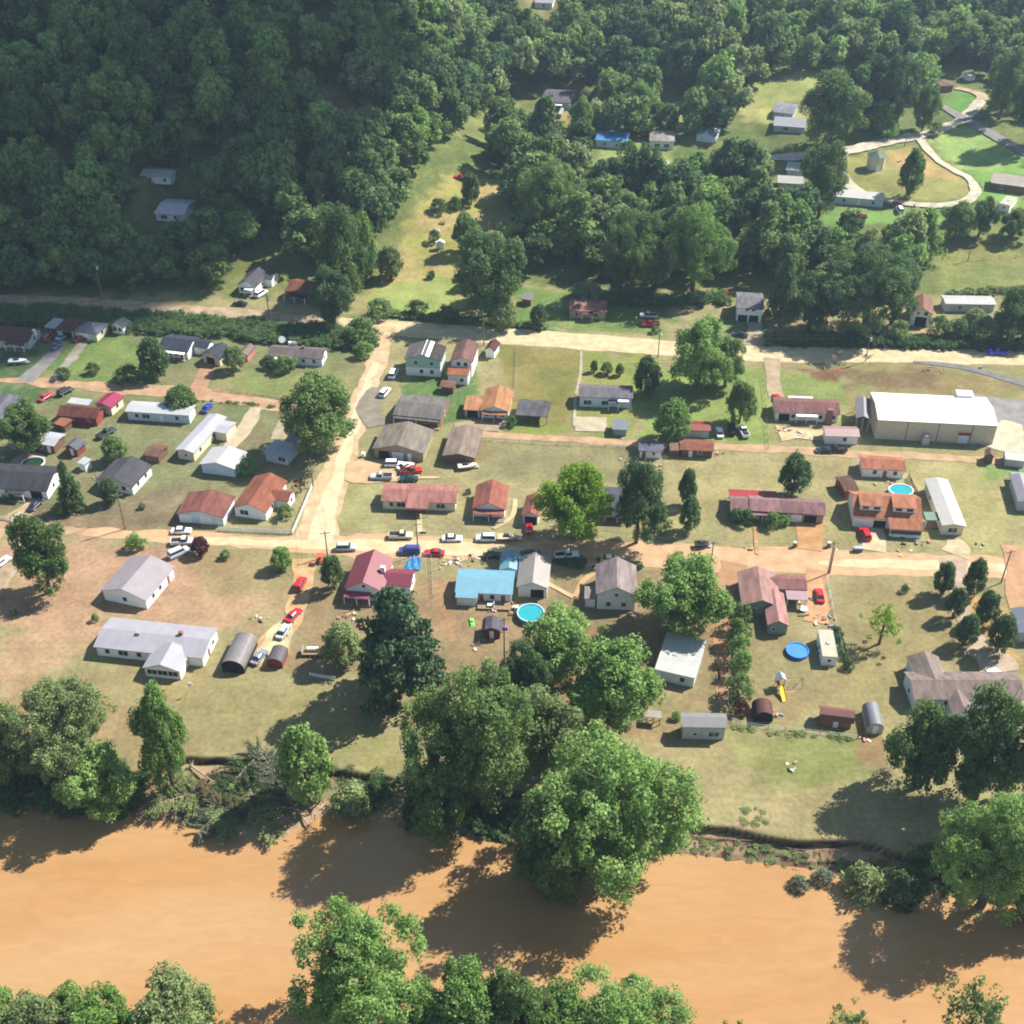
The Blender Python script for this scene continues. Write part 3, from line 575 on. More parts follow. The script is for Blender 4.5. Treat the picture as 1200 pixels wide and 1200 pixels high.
T('lone tree inside the looping hill drive', 1064, 176, 230, 28, 'yard', 'mid')
T('round tree left of the tallest hill tree', 1032, 118, 156, 32, 'yard', 'mid')
T('tall tree by the hill crossroads', 1170, 58, 140, 42, 'big', 'mid')
T('dark tree at the upper right picture edge', 1204, 72, 170, 50, 'big', 'dark')
T('dark bushy tree at the hill field edge, left of two', 1118, 236, 282, 44, 'big', 'mid')
T('dark bushy tree at the hill field edge, right of two', 1146, 232, 278, 34, 'big', 'dark')
T('bushy tree near the right edge of the hill field', 1186, 244, 280, 40, 'big', 'mid')
T('tall tree beside the narrow white trailer home by the road', 1180, 336, 398, 44, 'big', 'dark')
T('light tree between the road and the narrow white trailer home', 1140, 362, 392, 34, 'yard', 'olive')
T('tall bright tree at the right edge above the road', 1208, 348, 402, 36, 'yard', 'mid')
T('conical evergreen beside the grey-roofed roadside house', 914, 302, 372, 42, 'cone', 'dark', 'evergreen_tree')
T('big spreading dark tree above the shaded road', 1010, 285, 390, 110, 'giant', 'dark')
T('rounded dark tree beside the brown-roofed roadside house', 1044, 292, 380, 54, 'big', 'dark')
T('dark roadside tree between the evergreen and the spreading tree', 948, 318, 388, 60, 'big', 'dark')
T('large light green tree above the parked cars in the shade', 812, 232, 345, 84, 'giant', 'bright')
T('bright round hillside tree above the blue-roofed house', 749, 96, 152, 48, 'big', 'bright')
T('light green tree left of the blue-roofed house', 680, 114, 166, 30, 'big', 'bright')
T('broad dark tree above the draw, left of the roadside cars', 740, 240, 345, 80, 'giant', 'mid')
T('large olive tree over the top of the draw', 640, 185, 290, 74, 'giant', 'mid')
B = bush
for i, (x, y, w_, nm) in enumerate([(865, 722, 25, 'topmost'), (864, 742, 26, 'second'), (865, 760, 22, 'third'), (866, 777, 24, 'fourth'), (864, 806, 30, 'lowest')]):
    T('tall green bush in the row along the pink-roofed house yard, ' + nm + ' of the row', x, y - 16, y + 12, w_, 'shrub', ['mid', 'mid', 'bright', 'bright', 'mid'][i], 'bush', 'bush', 'bushes along the yard of the pink-roofed house', 0)
for i, (x, y, w_) in enumerate([(696, 432, 9), (711, 434, 14), (726, 436, 10)]):
    T(['smallest', 'biggest', 'third and palest'][i] + ' of three little orchard trees on the lawn', x, y - 10, y + 4, w_, 'yard', 'mid', 'broadleaf_tree', 'tree', 'little orchard trees')
B('clipped round bush beside the lower road, right of the dark tree', 774, 622, 23, 'dark', 1)
B('round bush at the fence by the white camper', 994, 784, 13, 'dark')
B('dark plum bush beside the maroon arched shed', 868, 835, 18, 'plum')
B('bush against the grey tin-roofed shed', 793, 842, 12, 'bright')
B('rounded bush above the lilac-roofed house', 161, 642, 22, 'bright')
B('small bush on the lawn near the plum tree', 265, 654, 12, 'mid')
B('low bush in the muddy field at the left edge', 17, 721, 10, 'mid')
B('little bush between the two lilac-roofed houses', 113, 727, 9, 'bright', 1.2)
B('low shrub on the brown yard right of the charcoal roof', 167, 596, 8, 'dark')
B('shrub inside the white picket fence', 335, 606, 18, 'mid')
B('left shrub in front of the long ranch house', 862, 609, 18, 'dark')
B('middle shrub in front of the long ranch house', 875, 614, 20, 'dark')
B('shrub right of the ranch house porch', 905, 617, 20, 'mid')
B('pale green shrub right of the ranch house porch', 918, 614, 14, 'bright')
B('dark bush beside the tarpaper-roofed carport', 598, 499, 14, 'dark')
B('little dark bush between the pink and the rust-roofed houses', 549, 578, 7, 'dark')
B('small tree-like bush on the dry lawn left of the garden path', 1060, 693, 9, 'mid', 1.2)
B('shrub beside the lilac-roofed cottage near the maples', 708, 748, 20, 'olive', .9)
B('tall shrub left of the brick-fronted cottage', 317, 431, 16, 'dark')
B('long shrub in front of the pale blue cottage', 334, 434, 26, 'mid', .7)
B('bush beside the side street corner, topmost', 425, 400, 34, 'mid', .8)
B('bush beside the side street corner, lowest', 428, 418, 20, 'bright')
B('bush at the edge of the green lawn, dark one', 110, 438, 15, 'dark')
B('low hedge bush above the lane, left one', 74, 443, 18, 'dark', .7)
B('low hedge bush above the lane, right one', 150, 447, 30, 'dark', .6)
B('round dark bush high in the meadow', 515, 249, 18, 'dark')
B('light green bush high in the meadow', 534, 245, 13, 'bright', 1.1)
B('bush by the white meadow shrine', 509, 284, 13, 'dark', 1.1)
B('little meadow bush on the slope', 505, 326, 10, 'dark')
B('roadside bush below the meadow, left one', 445, 371, 30, 'mid', .7)
B('roadside bush below the meadow, middle one', 490, 369, 22, 'dark', .8)
B('roadside bush below the meadow, right one', 524, 376, 26, 'mid', .7)
B('willow bush in the water, grey-green and half drowned', 934, 1048, 26, 'grey', 1)
B('grey-green half drowned bush right of its twin', 962, 1036, 24, 'grey', .9)
B('round olive bush at the water edge', 1008, 1052, 44, 'olive', 1.1)
B('dark bush in the shade at the water edge', 1050, 1058, 44, 'dark', 1)
B('low bush at the foot of the cut bank', 415, 945, 40, 'olive', .7)
B('dark low bush on the bank right of the young tree', 444, 930, 28, 'dark', .9)
B('roadside bush below the spreading tree', 1052, 400, 22, 'mid', 1.1)
B('roadside bush, first right of the brown-roofed house', 1098, 396, 26, 'mid', 1)
B('roadside bush, second right of the brown-roofed house', 1122, 398, 28, 'dark', .9)
B('dark roadside bush below the narrow trailer home', 1150, 402, 34, 'dark', .9)
B('dark roadside bush near the right edge', 1182, 403, 36, 'dark', .9)
B('shrub by the parked cars in the shade', 768, 390, 10, 'dark')
B('small bush left of the grey-roofed roadside house', 843, 381, 8, 'dark')
B('bush under the shade trees by the blue-roofed house', 735, 186, 24, 'dark', .8)
B('little bush in front of the grey hill cottage', 770, 184, 10, 'dark', 1.2)
B('bright bush by the hill road', 1040, 160, 24, 'bright', .8)
B('second bright bush by the hill road, near the pole', 1095, 158, 16, 'mid', .9)
B('bush by the deck steps of the charcoal-roofed house', 10, 586, 12, 'dark')
B('bush at the picket fence of the charcoal-roofed house', 70, 602, 15, 'mid')
# hedges and weedy strips nobody could count
def strip(name, pts, wid, h, leaf, dens=2.2, cl=.9, per=26):
    P = [np.array(G(*p)[:2]) for p in pts]; Vs = []; Ts = []; r = np.random.RandomState(len(pts) * 31 + int(pts[0][0])); base_, bt = crown_np(91, 'round', 14, .36, int(per * (1.6 if cl > 1.1 else 1)), .16 / (cl if cl > 1 else 1) ** .8)
    for a, b_ in zip(P[:-1], P[1:]):
        L = np.linalg.norm(b_ - a); n = max(1, int(L * dens * wid / 3))
        for _ in range(n):
            q = a + (b_ - a) * r.rand(); d = (b_ - a) / L; q = q + np.array([-d[1], d[0]]) * (r.rand() - .5) * wid; k = cl * (.6 + .8 * r.rand()); hh = h * (.6 + .6 * r.rand()) / 2; th = r.rand() * 6.28; c, s = math.cos(th), math.sin(th)
            V = base_ @ np.array([[c, s, 0], [-s, c, 0], [0, 0, 1]]); V = V * np.array([k, k, hh]) + np.array([q[0], q[1], hz(q[0], q[1]) + hh * .8]); Vs.append(V); Ts.append(np.clip(bt + r.randn() * .15, 0, 1))
    V = np.concatenate(Vs); N = len(V); o = bpy.data.objects.new(name, npmesh(name, V.reshape(-1, 3), np.arange(N * 4).reshape(-1, 4), LEAF[leaf], v=np.repeat(np.concatenate(Ts), 4))); C.objects.link(o); o['kind'] = 'stuff'; return o
strip('undergrowth', [(-40, 372), (60, 372), (150, 378), (250, 385), (330, 392), (400, 398), (438, 402)], 11, 2.6, 'dark', 1.3, 2.1)
strip('undergrowth', [(436, 366), (480, 372), (560, 378), (640, 386)], 3, 1.6, 'mid', 2.5, 1.2)
strip('undergrowth', [(900, 400), (1000, 402), (1100, 404), (1260, 408)], 5, 2.6, 'dark', 2, 1.8)
strip('undergrowth', [(700, 352), (780, 356), (850, 352)], 5, 2.6, 'dark', 2, 1.8)
strip('undergrowth', [(200, 935), (260, 928), (330, 925), (420, 928), (500, 938)], 8, .9, 'olive', .8, .9)
strip('weeds', [(812, 990), (870, 998), (940, 1006), (1060, 1022)], 3, .35, 'olive', 2.2, .55)
strip('weeds', [(868, 952), (885, 958), (902, 962)], 4, .4, 'olive', 2.2, .6)
strip('undergrowth', [(-40, 925), (100, 930), (170, 935)], 8, 2, 'dark', 1.2, 1.6)
strip('undergrowth', [(480, 950), (560, 955), (650, 985), (780, 990)], 6, 1.8, 'dark', 1.6, 1.4)
strip('undergrowth', [(1060, 1020), (1130, 1030), (1230, 1040)], 6, 2, 'mid', 1.6, 1.5)
strip('undergrowth', [(-60, 1228), (300, 1232), (640, 1228), (900, 1240), (1260, 1238)], 8, 3.4, 'mid', 1.2, 2)
strip('undergrowth', [(232, 470), (300, 474), (345, 482)], 1, .5, 'dark', 3, .6)
strip('undergrowth', [(1108, 347), (1150, 344), (1210, 342)], 3, 2, 'olive', 2, 1.3)
strip('undergrowth', [(855, 852), (900, 858), (960, 862), (1000, 866)], 1, .6, 'olive', 3, .7)
strip('hedge', [(651, 660), (684, 662)], 2.2, 1.6, 'dark', 6, .8)
strip('hedge', [(701, 660), (752, 664)], 1.6, 1.2, 'dark', 5, .7)
strip('hedge', [(979, 738), (986, 760), (991, 778)], 1.2, 1.6, 'dark', 6, .6)

# ---- the wooded hillside
OPEN = [
 [(412, 372), (424, 338), (436, 322), (456, 296), (466, 266), (484, 234), (512, 204), (530, 200), (575, 202), (605, 218), (560, 240), (600, 268), (555, 300), (545, 345), (560, 385), (420, 385)],
 [(538, 172), (556, 150), (590, 130), (600, 112), (612, 120), (590, 150), (566, 176), (568, 206), (530, 206)],
 [(560, 392), (600, 340), (625, 325), (665, 318), (700, 335), (730, 366), (800, 352), (850, 356), (858, 335), (905, 338), (925, 402), (560, 410)],
 [(618, 116), (676, 116), (690, 135), (665, 180), (640, 182), (622, 165)],
 [(690, 172), (840, 168), (870, 160), (865, 130), (900, 95), (1010, 92), (1020, 120), (1000, 140), (960, 165), (900, 185), (868, 204), (815, 208), (790, 222), (760, 236), (690, 240), (700, 205)],
 [(765, 120), (800, 112), (820, 150), (775, 155)],
 [(900, 172), (980, 168), (1085, 140), (1085, 90), (1175, 96), (1165, 130), (1260, 160), (1260, 410), (1060, 410), (1060, 398), (1068, 345), (1090, 345), (1085, 275), (1100, 290), (960, 292), (935, 276), (892, 272)],
 [(152, 200), (250, 198), (255, 222), (238, 240), (236, 292), (172, 292), (155, 240)],
 [(362, 103), (416, 103), (420, 150), (410, 172), (372, 168)],
 [(262, 328), (300, 305), (345, 300), (368, 318), (375, 372), (262, 372)],
 [(-60, 344), (440, 352), (440, 420), (-60, 420)],
 [(615, 0), (655, 0), (655, 46), (600, 60), (600, 36)],
 [(985, 80), (1040, 78), (1040, 100), (985, 104)], [(925, 395), (1060, 392), (1060, 420), (925, 420)],
]
OPENW = [[G(x, y)[:2] for x, y in p] for p in OPEN]
NEARTREES = [(o.location.x, o.location.y) for o in C.objects if o.get('category') == 'tree' and o.location.y > 330]
rs = np.random.RandomState(17); cand = []; d = 11.2; row = 0; Yc = 344.0
while Yc < 800:
    for Xc in np.arange(-330, 340, d):
        x = Xc + (row % 2) * d / 2 + rs.uniform(-2.6, 2.6); y = Yc + rs.uniform(-2.6, 2.6); cand.append((x, y))
    Yc += d * .86; row += 1
cand = np.array(cand); cz = hgt(cand[:, 0], cand[:, 1]); keep = np.ones(len(cand), bool)
for P in OPENW: keep &= ~(pdist(P, cand[:, 0], cand[:, 1]) < 2.0)
for x, y in NEARTREES: keep &= (cand[:, 0] - x) ** 2 + (cand[:, 1] - y) ** 2 > 36
ppx, ppy = proj(cand[:, 0], cand[:, 1], cz + 10); keep &= (ppx > -40) & (ppx < 1240) & (ppy > -25)
cand = cand[keep]; cz = cz[keep]
sz = rs.uniform(.6, 1.3, len(cand)); order = np.argsort([-(scale_at(y, z) * s_) for (x, y), z, s_ in zip(cand, cz, sz)])
WORDS = {'mid': 'green', 'dark': 'dark green', 'bright': 'bright green', 'olive': 'olive green'}
def zone(px, py):
    if px < 420: return 'on the shaded wooded slope behind the upper left road'
    if px < 640: return 'in the woods around the meadow draw'
    if px < 900: return 'in the woods between the hill houses and the dirt road'
    return 'in the woods around the hill drives'
forest_rest = []
for k, i in enumerate(order):
    x, y = cand[i]; z = cz[i]; H = 17 * sz[i] * rs.uniform(.85, 1.2); r = 7.3 * sz[i]; px, py = proj(x, y, z)
    if y < 362: H *= .75; r *= .85
    q = rs.rand(); leaf = 'mid' if q < .42 else 'dark' if q < .72 else 'bright' if q < .86 else 'olive'
    if px < 400 and q > .85: leaf = 'mid'
    if k < 205:
        plant_tree('broadleaf_tree', WORDS[leaf] + ' woodland tree ' + zone(px, py), 'tree', WORDS[leaf] + ' trees ' + zone(px, py), x, y, z, H, r, 'wood', leaf, .12)
    else: forest_rest.append((x, y, z, H, r, leaf))
print('forest', len(cand), 'rest', len(forest_rest))
low = [crown_np(s, h, 34, .3, 52, .105, fill=.55, lobes=6) for s, h in ((81, 'round'), (82, 'egg'), (83, 'round'), (84, 'spread'))]
for leaf in ('mid', 'dark', 'bright', 'olive'):
    Vs = []; Ts = []
    for x, y, z, H, r, lf in forest_rest:
        if lf != leaf: continue
        V, T_ = low[rs.randint(4)]; th = rs.rand() * 6.28; c, s = math.cos(th), math.sin(th); ch = H * .88
        V = V @ np.array([[c, s, 0], [-s, c, 0], [0, 0, 1]]); V = V * np.array([r, r, ch / 2]) + np.array([x, y, z + H * .12 + ch / 2]); Vs.append(V); Ts.append(np.clip(T_ + rs.uniform(-.25, .25), 0, 1))
    if not Vs: continue
    V = np.concatenate(Vs); N = len(V); o = bpy.data.objects.new('forest', npmesh('forest', V.reshape(-1, 3), np.arange(N * 4).reshape(-1, 4), LEAF[leaf], v=np.repeat(np.concatenate(Ts), 4))); C.objects.link(o); o['kind'] = 'stuff'
# saplings and scrub under the trees
Vs = []; Ts = []
for x, y in cand[order[:420]]:
    for _ in range(2):
        a = rs.rand() * 6.28; x2 = x + math.cos(a) * 5; y2 = y + math.sin(a) * 5
        if y2 < 350 or any(float(pdist(P, np.array([x2]), np.array([y2]))[0]) < 1 for P in OPENW): continue
        V, T_ = low[rs.randint(4)]; k = rs.uniform(1.6, 3.2); Vs.append(V[::3] * np.array([k, k, k * .8]) * 1.1 + np.array([x2, y2, hz(x2, y2) + k * .7])); Ts.append(T_[::3])
V = np.concatenate(Vs); N = len(V); o = bpy.data.objects.new('undergrowth', npmesh('undergrowth', V.reshape(-1, 3), np.arange(N * 4).reshape(-1, 4), LEAF['mid'], v=np.repeat(np.concatenate(Ts), 4))); C.objects.link(o); o['kind'] = 'stuff'

# ---- fallen trees along the bank: a bare leaning trunk with combed branches
def fallen(label, p, q, r, leaf, seed, rest=1.2):
    a = Vector(G(*p)); b_ = Vector(G(*q)); a.z = max(a.z, WATER_Z) + rest * .5; b_.z = max(b_.z, WATER_Z) + rest; L = (b_ - a).length; d = (b_ - a).normalized()
    t = thing('fallen_tree', label, 'fallen tree', a, 0, 'fallen trees on the bank'); rr = random.Random(seed); m = MB(); o_ = a
    side = d.cross(Vector((0, 0, 1))).normalized(); m.tube(Vector(), (b_ - a), .22, .05, 8)
    for k in range(7): an = k * .9; m.tube(Vector(), -d * .6 + side * (math.cos(an) * 1.3) + Vector((0, 0, math.sin(an) * 1.2)), .12, .02, 5)
    lv = []; tn = []
    for k in range(56):
        f = rr.uniform(.22, 1); s0 = d * (L * f); sg = rr.choice((-1, 1)); e = s0 + side * (sg * r * (1.15 - f * .75) * rr.uniform(.5, 1)) + d * rr.uniform(.8, 2.4) + Vector((0, 0, rr.uniform(-.2, 1.6) * (1 - f * .5)))
        m.tube(s0, e, .06, .012, 4)
        for j in range(60):
            c = s0.lerp(e, rr.uniform(.15, 1.05)) + Vector((rr.gauss(0, .22), rr.gauss(0, .22), rr.gauss(0, .16))); u = (e - s0).normalized() * rr.uniform(.15, .42); w_ = u.orthogonal().normalized() * .09
            w_.rotate(__import__('mathutils').Quaternion(u.normalized(), rr.uniform(0, 6.28))); lv += [tuple(c - u), tuple(c - w_), tuple(c + u), tuple(c + w_)]; tn += [rr.uniform(.1, .9)] * 4
    m.build('trunk', MC['driftwood'] if 'driftwood' in MC else mat('driftwood', (.30, .24, .17), .9, .2, 2), t)
    child('crown', npmesh('combed_branches', np.array(lv), np.arange(len(lv)).reshape(-1, 4), LEAF[leaf], v=np.array(tn)), t)
fallen('fallen tree lying toward the water with pale split limbs, leftmost', (250, 925), (182, 948), 6.5, 'olive', 1)
fallen('fallen tree with grey leafless branches combed upward, above the water', (362, 972), (312, 900), 5.6, 'grey', 2)
fallen('fallen tree with dark foliage hanging off the bank', (276, 895), (322, 985), 5, 'olive', 3)
fallen('fallen tree propped between its neighbours and the bank', (305, 885), (262, 935), 4.5, 'dark', 4)
fallen('small fallen tree in the mud right of the young tree', (475, 925), (400, 955), 4.2, 'olive', 5)
fallen('brown tangled fallen tree between the leaning ones', (225, 900), (290, 950), 4.8, 'brown', 6)
fallen('pale fallen tree trailing into the water right of the leftmost one', (285, 935), (236, 978), 5.2, 'grey', 7)
fallen('fallen tree drooping over the water edge below the brown tangled one', (262, 915), (268, 982), 4.6, 'olive', 8)
fallen('fallen tree with its grey top resting on the lawn edge', (345, 935), (300, 880), 4.2, 'grey', 9)
# ------------------------------------------------------------------ houses, sheds, garages
def unproj_h(px, py, h, it=4):
    g = 0.0
    for _ in range(it):
        x, y, z = at(px, py, g + h); g = hz(x, y) if y > 330 else 0.0
    return np.array([x, y]), g
def win_parts(root, u, zc, wd, ht, side, Wx, Dy, frame=TRIM, kind='window'):
    """an opening on one wall: local frame, outward normal per side"""
    t = .07
    def put(x0, x1, z0, z1, out0, out1, m):
        b = MB()
        if side == 'f': b.box(x0, -Dy / 2 - out1, z0, x1, -Dy / 2 - out0, z1)
        elif side == 'b': b.box(x0, Dy / 2 + out0, z0, x1, Dy / 2 + out1, z1)
        elif side == 'r': b.box(Wx / 2 + out0, x0, z0, Wx / 2 + out1, x1, z1)
        else: b.box(-Wx / 2 - out1, x0, z0, -Wx / 2 - out0, x1, z1)
        return b
    L = Wx if side in 'fb' else Dy; c = (u - .5) * L; a, b_ = c - wd / 2, c + wd / 2; z0, z1 = zc - ht / 2, zc + ht / 2
    f = MB()
    for (x0, x1, y0, y1) in ((a - t, b_ + t, z0 - t, z0), (a - t, b_ + t, z1, z1 + t), (a - t, a, z0, z1), (b_, b_ + t, z0, z1)) + (((c - .03, c + .03, z0, z1),) if kind == 'window' and wd > 1.3 else ()):
        q = put(x0, x1, y0, y1, -.02, .06, 0); i = len(f.v); f.v += q.v; f.f += [tuple(k + i for k in p) for p in q.f]; f.m += q.m
    if kind == 'window':
        o = f.build('window', frame, root); put(a, b_, z0, z1, -.02, .025, 0).build('pane', GLASS, o)
    elif kind == 'door':
        o = put(a, b_, z0, z1, -.02, .03, 0).build('door', frame, root); put(b_ - .18, b_ - .1, z0 + .95, z0 + 1.05, .03, .09, 0).build('handle', STEEL, o)
    elif kind == 'garage_door':
        g = MB(); n_ = 4
        for k in range(n_):
            q = put(a, b_, z0 + (z1 - z0) * k / n_ + .02, z0 + (z1 - z0) * (k + 1) / n_ - .02, -.02, .04, 0); i = len(g.v); g.v += q.v; g.f += [tuple(j + i for j in p) for p in q.f]; g.m += q.m
        g.build('garage_door', frame, root)
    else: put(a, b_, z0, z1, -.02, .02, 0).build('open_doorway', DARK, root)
def openings(root, spec, Wx, Dy, z0=0.0, wallm=None):
    for sd in spec.split(';'):
        if not sd: continue
        side, items = sd.split(':')
        for it in items.split(','):
            k = it[0]; lvl = 0
            if it[1] == '2': lvl = 2.7; u = float(it[2:])
            else: u = float(it[1:])
            if k == 'w': win_parts(root, u, z0 + 1.55 + lvl, 1.0, 1.2, side, Wx, Dy)
            elif k == 'W': win_parts(root, u, z0 + 1.5 + lvl, 2.1, 1.3, side, Wx, Dy)
            elif k == 's': win_parts(root, u, z0 + 1.5 + lvl, .7, .8, side, Wx, Dy)
            elif k == 'd': win_parts(root, u, z0 + 1.05 + lvl, .95, 2.1, side, Wx, Dy, TRIM if wallm is not WHITE else BRICK, 'door')
            elif k == 'g': win_parts(root, u, z0 + 1.1, 2.9, 2.2, side, Wx, Dy, TRIM, 'garage_door')
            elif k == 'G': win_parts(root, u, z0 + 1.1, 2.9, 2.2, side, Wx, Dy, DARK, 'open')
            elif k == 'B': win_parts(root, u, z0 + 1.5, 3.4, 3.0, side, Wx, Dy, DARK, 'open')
def roof_sec(shape, D, h, rise, th=.14):
    if shape == 'gable': top = [(-D / 2, h), (0, h + rise), (D / 2, h)]
    elif shape == 'flat': top = [(-D / 2, h), (D / 2, h + rise)]
    elif shape == 'gambrel': top = [(-D / 2, h), (-D * .34, h + rise * .62), (0, h + rise), (D * .34, h + rise * .62), (D / 2, h)]
    elif shape == 'arch': top = [(-D / 2 * math.cos(a), h + rise * math.sin(a)) for a in [math.pi * k / 12 for k in range(13)]]
    return top + [(t * (1 - 2 * .0 / D), z - th) for t, z in top[::-1]]
def house(label, FL, FR, BR, h=2.7, rise=1.3, ax='x', roof=None, wall=None, ops='', name='house', cat='house', oh=.4, shape='gable', group=None, chim=None, porch=None, lower=None, open_=False, base=None, z0=0, vents=0):
    roof = roof or shingle((150, 130, 120)); wall = wall or WHITE
    A, g1 = unproj_h(*FL, h); B_, g2 = unproj_h(*FR, h); Cc, g3 = unproj_h(*BR, h); g = min(g1, g2, g3)
    if B_[1] > 330:
        q = G((FL[0] + FR[0]) / 2, (FL[1] + FR[1]) / 2 + 5); q = G((FL[0] + FR[0]) / 2, (FL[1] + FR[1]) / 2 + h * scale_at(q[1], q[2]) * .9); g = q[2]
        A, B_, Cc = [np.array(at(*p, g + h)[:2]) for p in (FL, FR, BR)]
    u = (B_ - A); W = np.linalg.norm(u); u /= W; nrm = np.array([-u[1], u[0]]); D = max(abs(float((Cc - B_) @ nrm)), 1.5)
    c = (A + B_) / 2 + nrm * D / 2; rz = math.atan2(u[1], u[0]); root = thing(name, label, cat, (c[0], c[1], g + z0), rz, group)
    if W > 60 or D > 60: print('BIG', label, W, D)
    HLOG.append((label[:40], round(float(W), 1), round(float(D), 1)))
    oh = min(oh, W * .12, D * .12); Wx, Dy = W - 2 * oh, D - 2 * oh
    # roof
    if shape == 'hip':
        m = MB(); th = .14
        if W >= D: r0, r1 = (-(W - D) / 2, 0), ((W - D) / 2, 0)
        else: r0, r1 = (0, -(D - W) / 2), (0, (D - W) / 2)
        if abs(W - D) < .5: r0, r1 = (-.25, 0), (.25, 0)
        for dz, fl in ((0, 0), (-th, 1)):
            P = [(-W / 2, -D / 2, h + dz), (W / 2, -D / 2, h + dz), (W / 2, D / 2, h + dz), (-W / 2, D / 2, h + dz), (*r0, h + rise + dz), (*r1, h + rise + dz)]
            i = len(m.v); m.v += P
            fs = [(0, 1, 5, 4), (1, 2, 5), (2, 3, 4, 5), (3, 0, 4)] if W >= D else [(0, 1, 4), (1, 2, 5, 4), (2, 3, 5), (3, 0, 4, 5)]
            for q in fs: m.f.append(tuple(i + k for k in q)); m.m.append(0)
        for k in range(4): j = (k + 1) % 4; m.f.append((k, j, 6 + j, 6 + k)); m.m.append(0)
        ro = m.build('roof', roof, root); wt = h - .02
        if not open_: MB().box(-Wx / 2, -Dy / 2, 0, Wx / 2, Dy / 2, wt).build('wall', wall, root)
    else:
        span, length = (D, W) if ax == 'x' else (W, D); sec = roof_sec(shape, span, h, rise)
        ro = MB().prism(sec, -length / 2, length / 2, ax).build('roof', roof, root)
        if not open_:
            sp = span - 2 * oh; k = sp / span
            if shape == 'flat': ws = [(-sp / 2, 0), (sp / 2, 0), (sp / 2, h + rise * (1 + k) / 2 - .08), (-sp / 2, h + rise * (1 - k) / 2 - .08)]
            elif shape == 'arch': ws = [(-sp / 2, 0), (sp / 2, 0)] + [(sp / 2 * math.cos(a), h + (rise - .07) * math.sin(a)) for a in [math.pi * q / 12 for q in range(13)]]
            elif shape == 'gambrel': ws = [(-sp / 2, 0), (sp / 2, 0), (sp / 2, h + .05), (span * .34 - .05, h + rise * .62 - .1), (0, h + rise - .07), (-span * .34 + .05, h + rise * .62 - .1), (-sp / 2, h + .05)]
            else: e = h + rise * (1 - k) - .07; ws = [(-sp / 2, 0), (sp / 2, 0), (sp / 2, e), (0, h + rise - .07), (-sp / 2, e)]
            ll = length - 2 * oh
            if lower:
                MB().prism(ws, -ll / 2, ll / 2, ax).build('wall', wall, root); lo, lm = lower
                MB().box(-Wx / 2 - .015, -Dy / 2 - .015, 0, Wx / 2 + .015, Dy / 2 + .015, lo).build('lower_wall', lm, root); Wx += .03; Dy += .03
            else: MB().prism(ws, -ll / 2, ll / 2, ax).build('wall', wall, root)
            if shape == 'gable' and cat == 'house':   # ridge cap
                pass
        else:
            for sx in (-1, 0, 1):
                for sy in (-1, 1): MB().box(sx * (Wx / 2) - .08, sy * Dy / 2 - .08, 0, sx * (Wx / 2) + .08, sy * Dy / 2 + .08, h + (.05 if shape != 'flat' else .0)).build('post', open_ if not isinstance(open_, bool) else STEEL, root)
    if base: MB().box(-Wx / 2 - .02, -Dy / 2 - .02, -.1, Wx / 2 + .02, Dy / 2 + .02, .35).build('foundation', base, root)
    if ops: openings(root, ops, Wx, Dy, 0, wall)
    if chim:
        for cx_, cy_, hh, cm in chim:
            ch = MB().box(cx_ * W / 2 - .4, cy_ * D / 2 - .35, h - .3 if abs(cy_) < .98 else 0, cx_ * W / 2 + .4, cy_ * D / 2 + .35, h + hh).build('chimney', cm, ro)
    if vents:
        for k in range(vents):
            q = (k + 1) / (vents + 1) * 1.4 - .7; x_, y_ = (q * W / 2, D * .18) if ax == 'x' else (W * .18, q * D / 2); b_ = h + rise * (1 - .36)
            MB().tube((x_, y_, b_ - .15), (x_, y_, b_ + .35), .09, .09, 6).build('vent_pipe', STEEL, ro)
    if porch:
        for (u0, u1, dep, pm, side) in porch:      # porch roof, posts and deck on the front or right side
            if side == 'f': x0, x1, y0, y1 = (u0 - .5) * Wx, (u1 - .5) * Wx, -Dy / 2 - dep, -Dy / 2 - .01
            elif side == 'b': x0, x1, y0, y1 = (u0 - .5) * Wx, (u1 - .5) * Wx, Dy / 2 + .01, Dy / 2 + dep
            elif side == 'r': x0, x1, y0, y1 = Wx / 2 + .01, Wx / 2 + dep, (u0 - .5) * Dy, (u1 - .5) * Dy
            else: x0, x1, y0, y1 = -Wx / 2 - dep, -Wx / 2 - .01, (u0 - .5) * Dy, (u1 - .5) * Dy
            hp = min(h - .2, 2.5); pr = MB(); z_in = hp + .12
            pr.box(x0, y0, hp - .06, x1, y1, hp + .06).build('porch_roof', pm, root)
            MB().box(x0, y0, 0, x1, y1, .28).build('deck', WOOD, root)
            for px_, py_ in ((x0 + .1, y0 + .1), (x1 - .1, y0 + .1)) + ((((x0 + x1) / 2, y0 + .1),) if x1 - x0 > 5 else ()):
                MB().box(px_ - .07, py_ - .07, .28, px_ + .07, py_ + .07, hp - .06).build('post', TRIM, root)
    root['w'] = float(W); root['d'] = float(D); return root, ro, W, D
HLOG = []
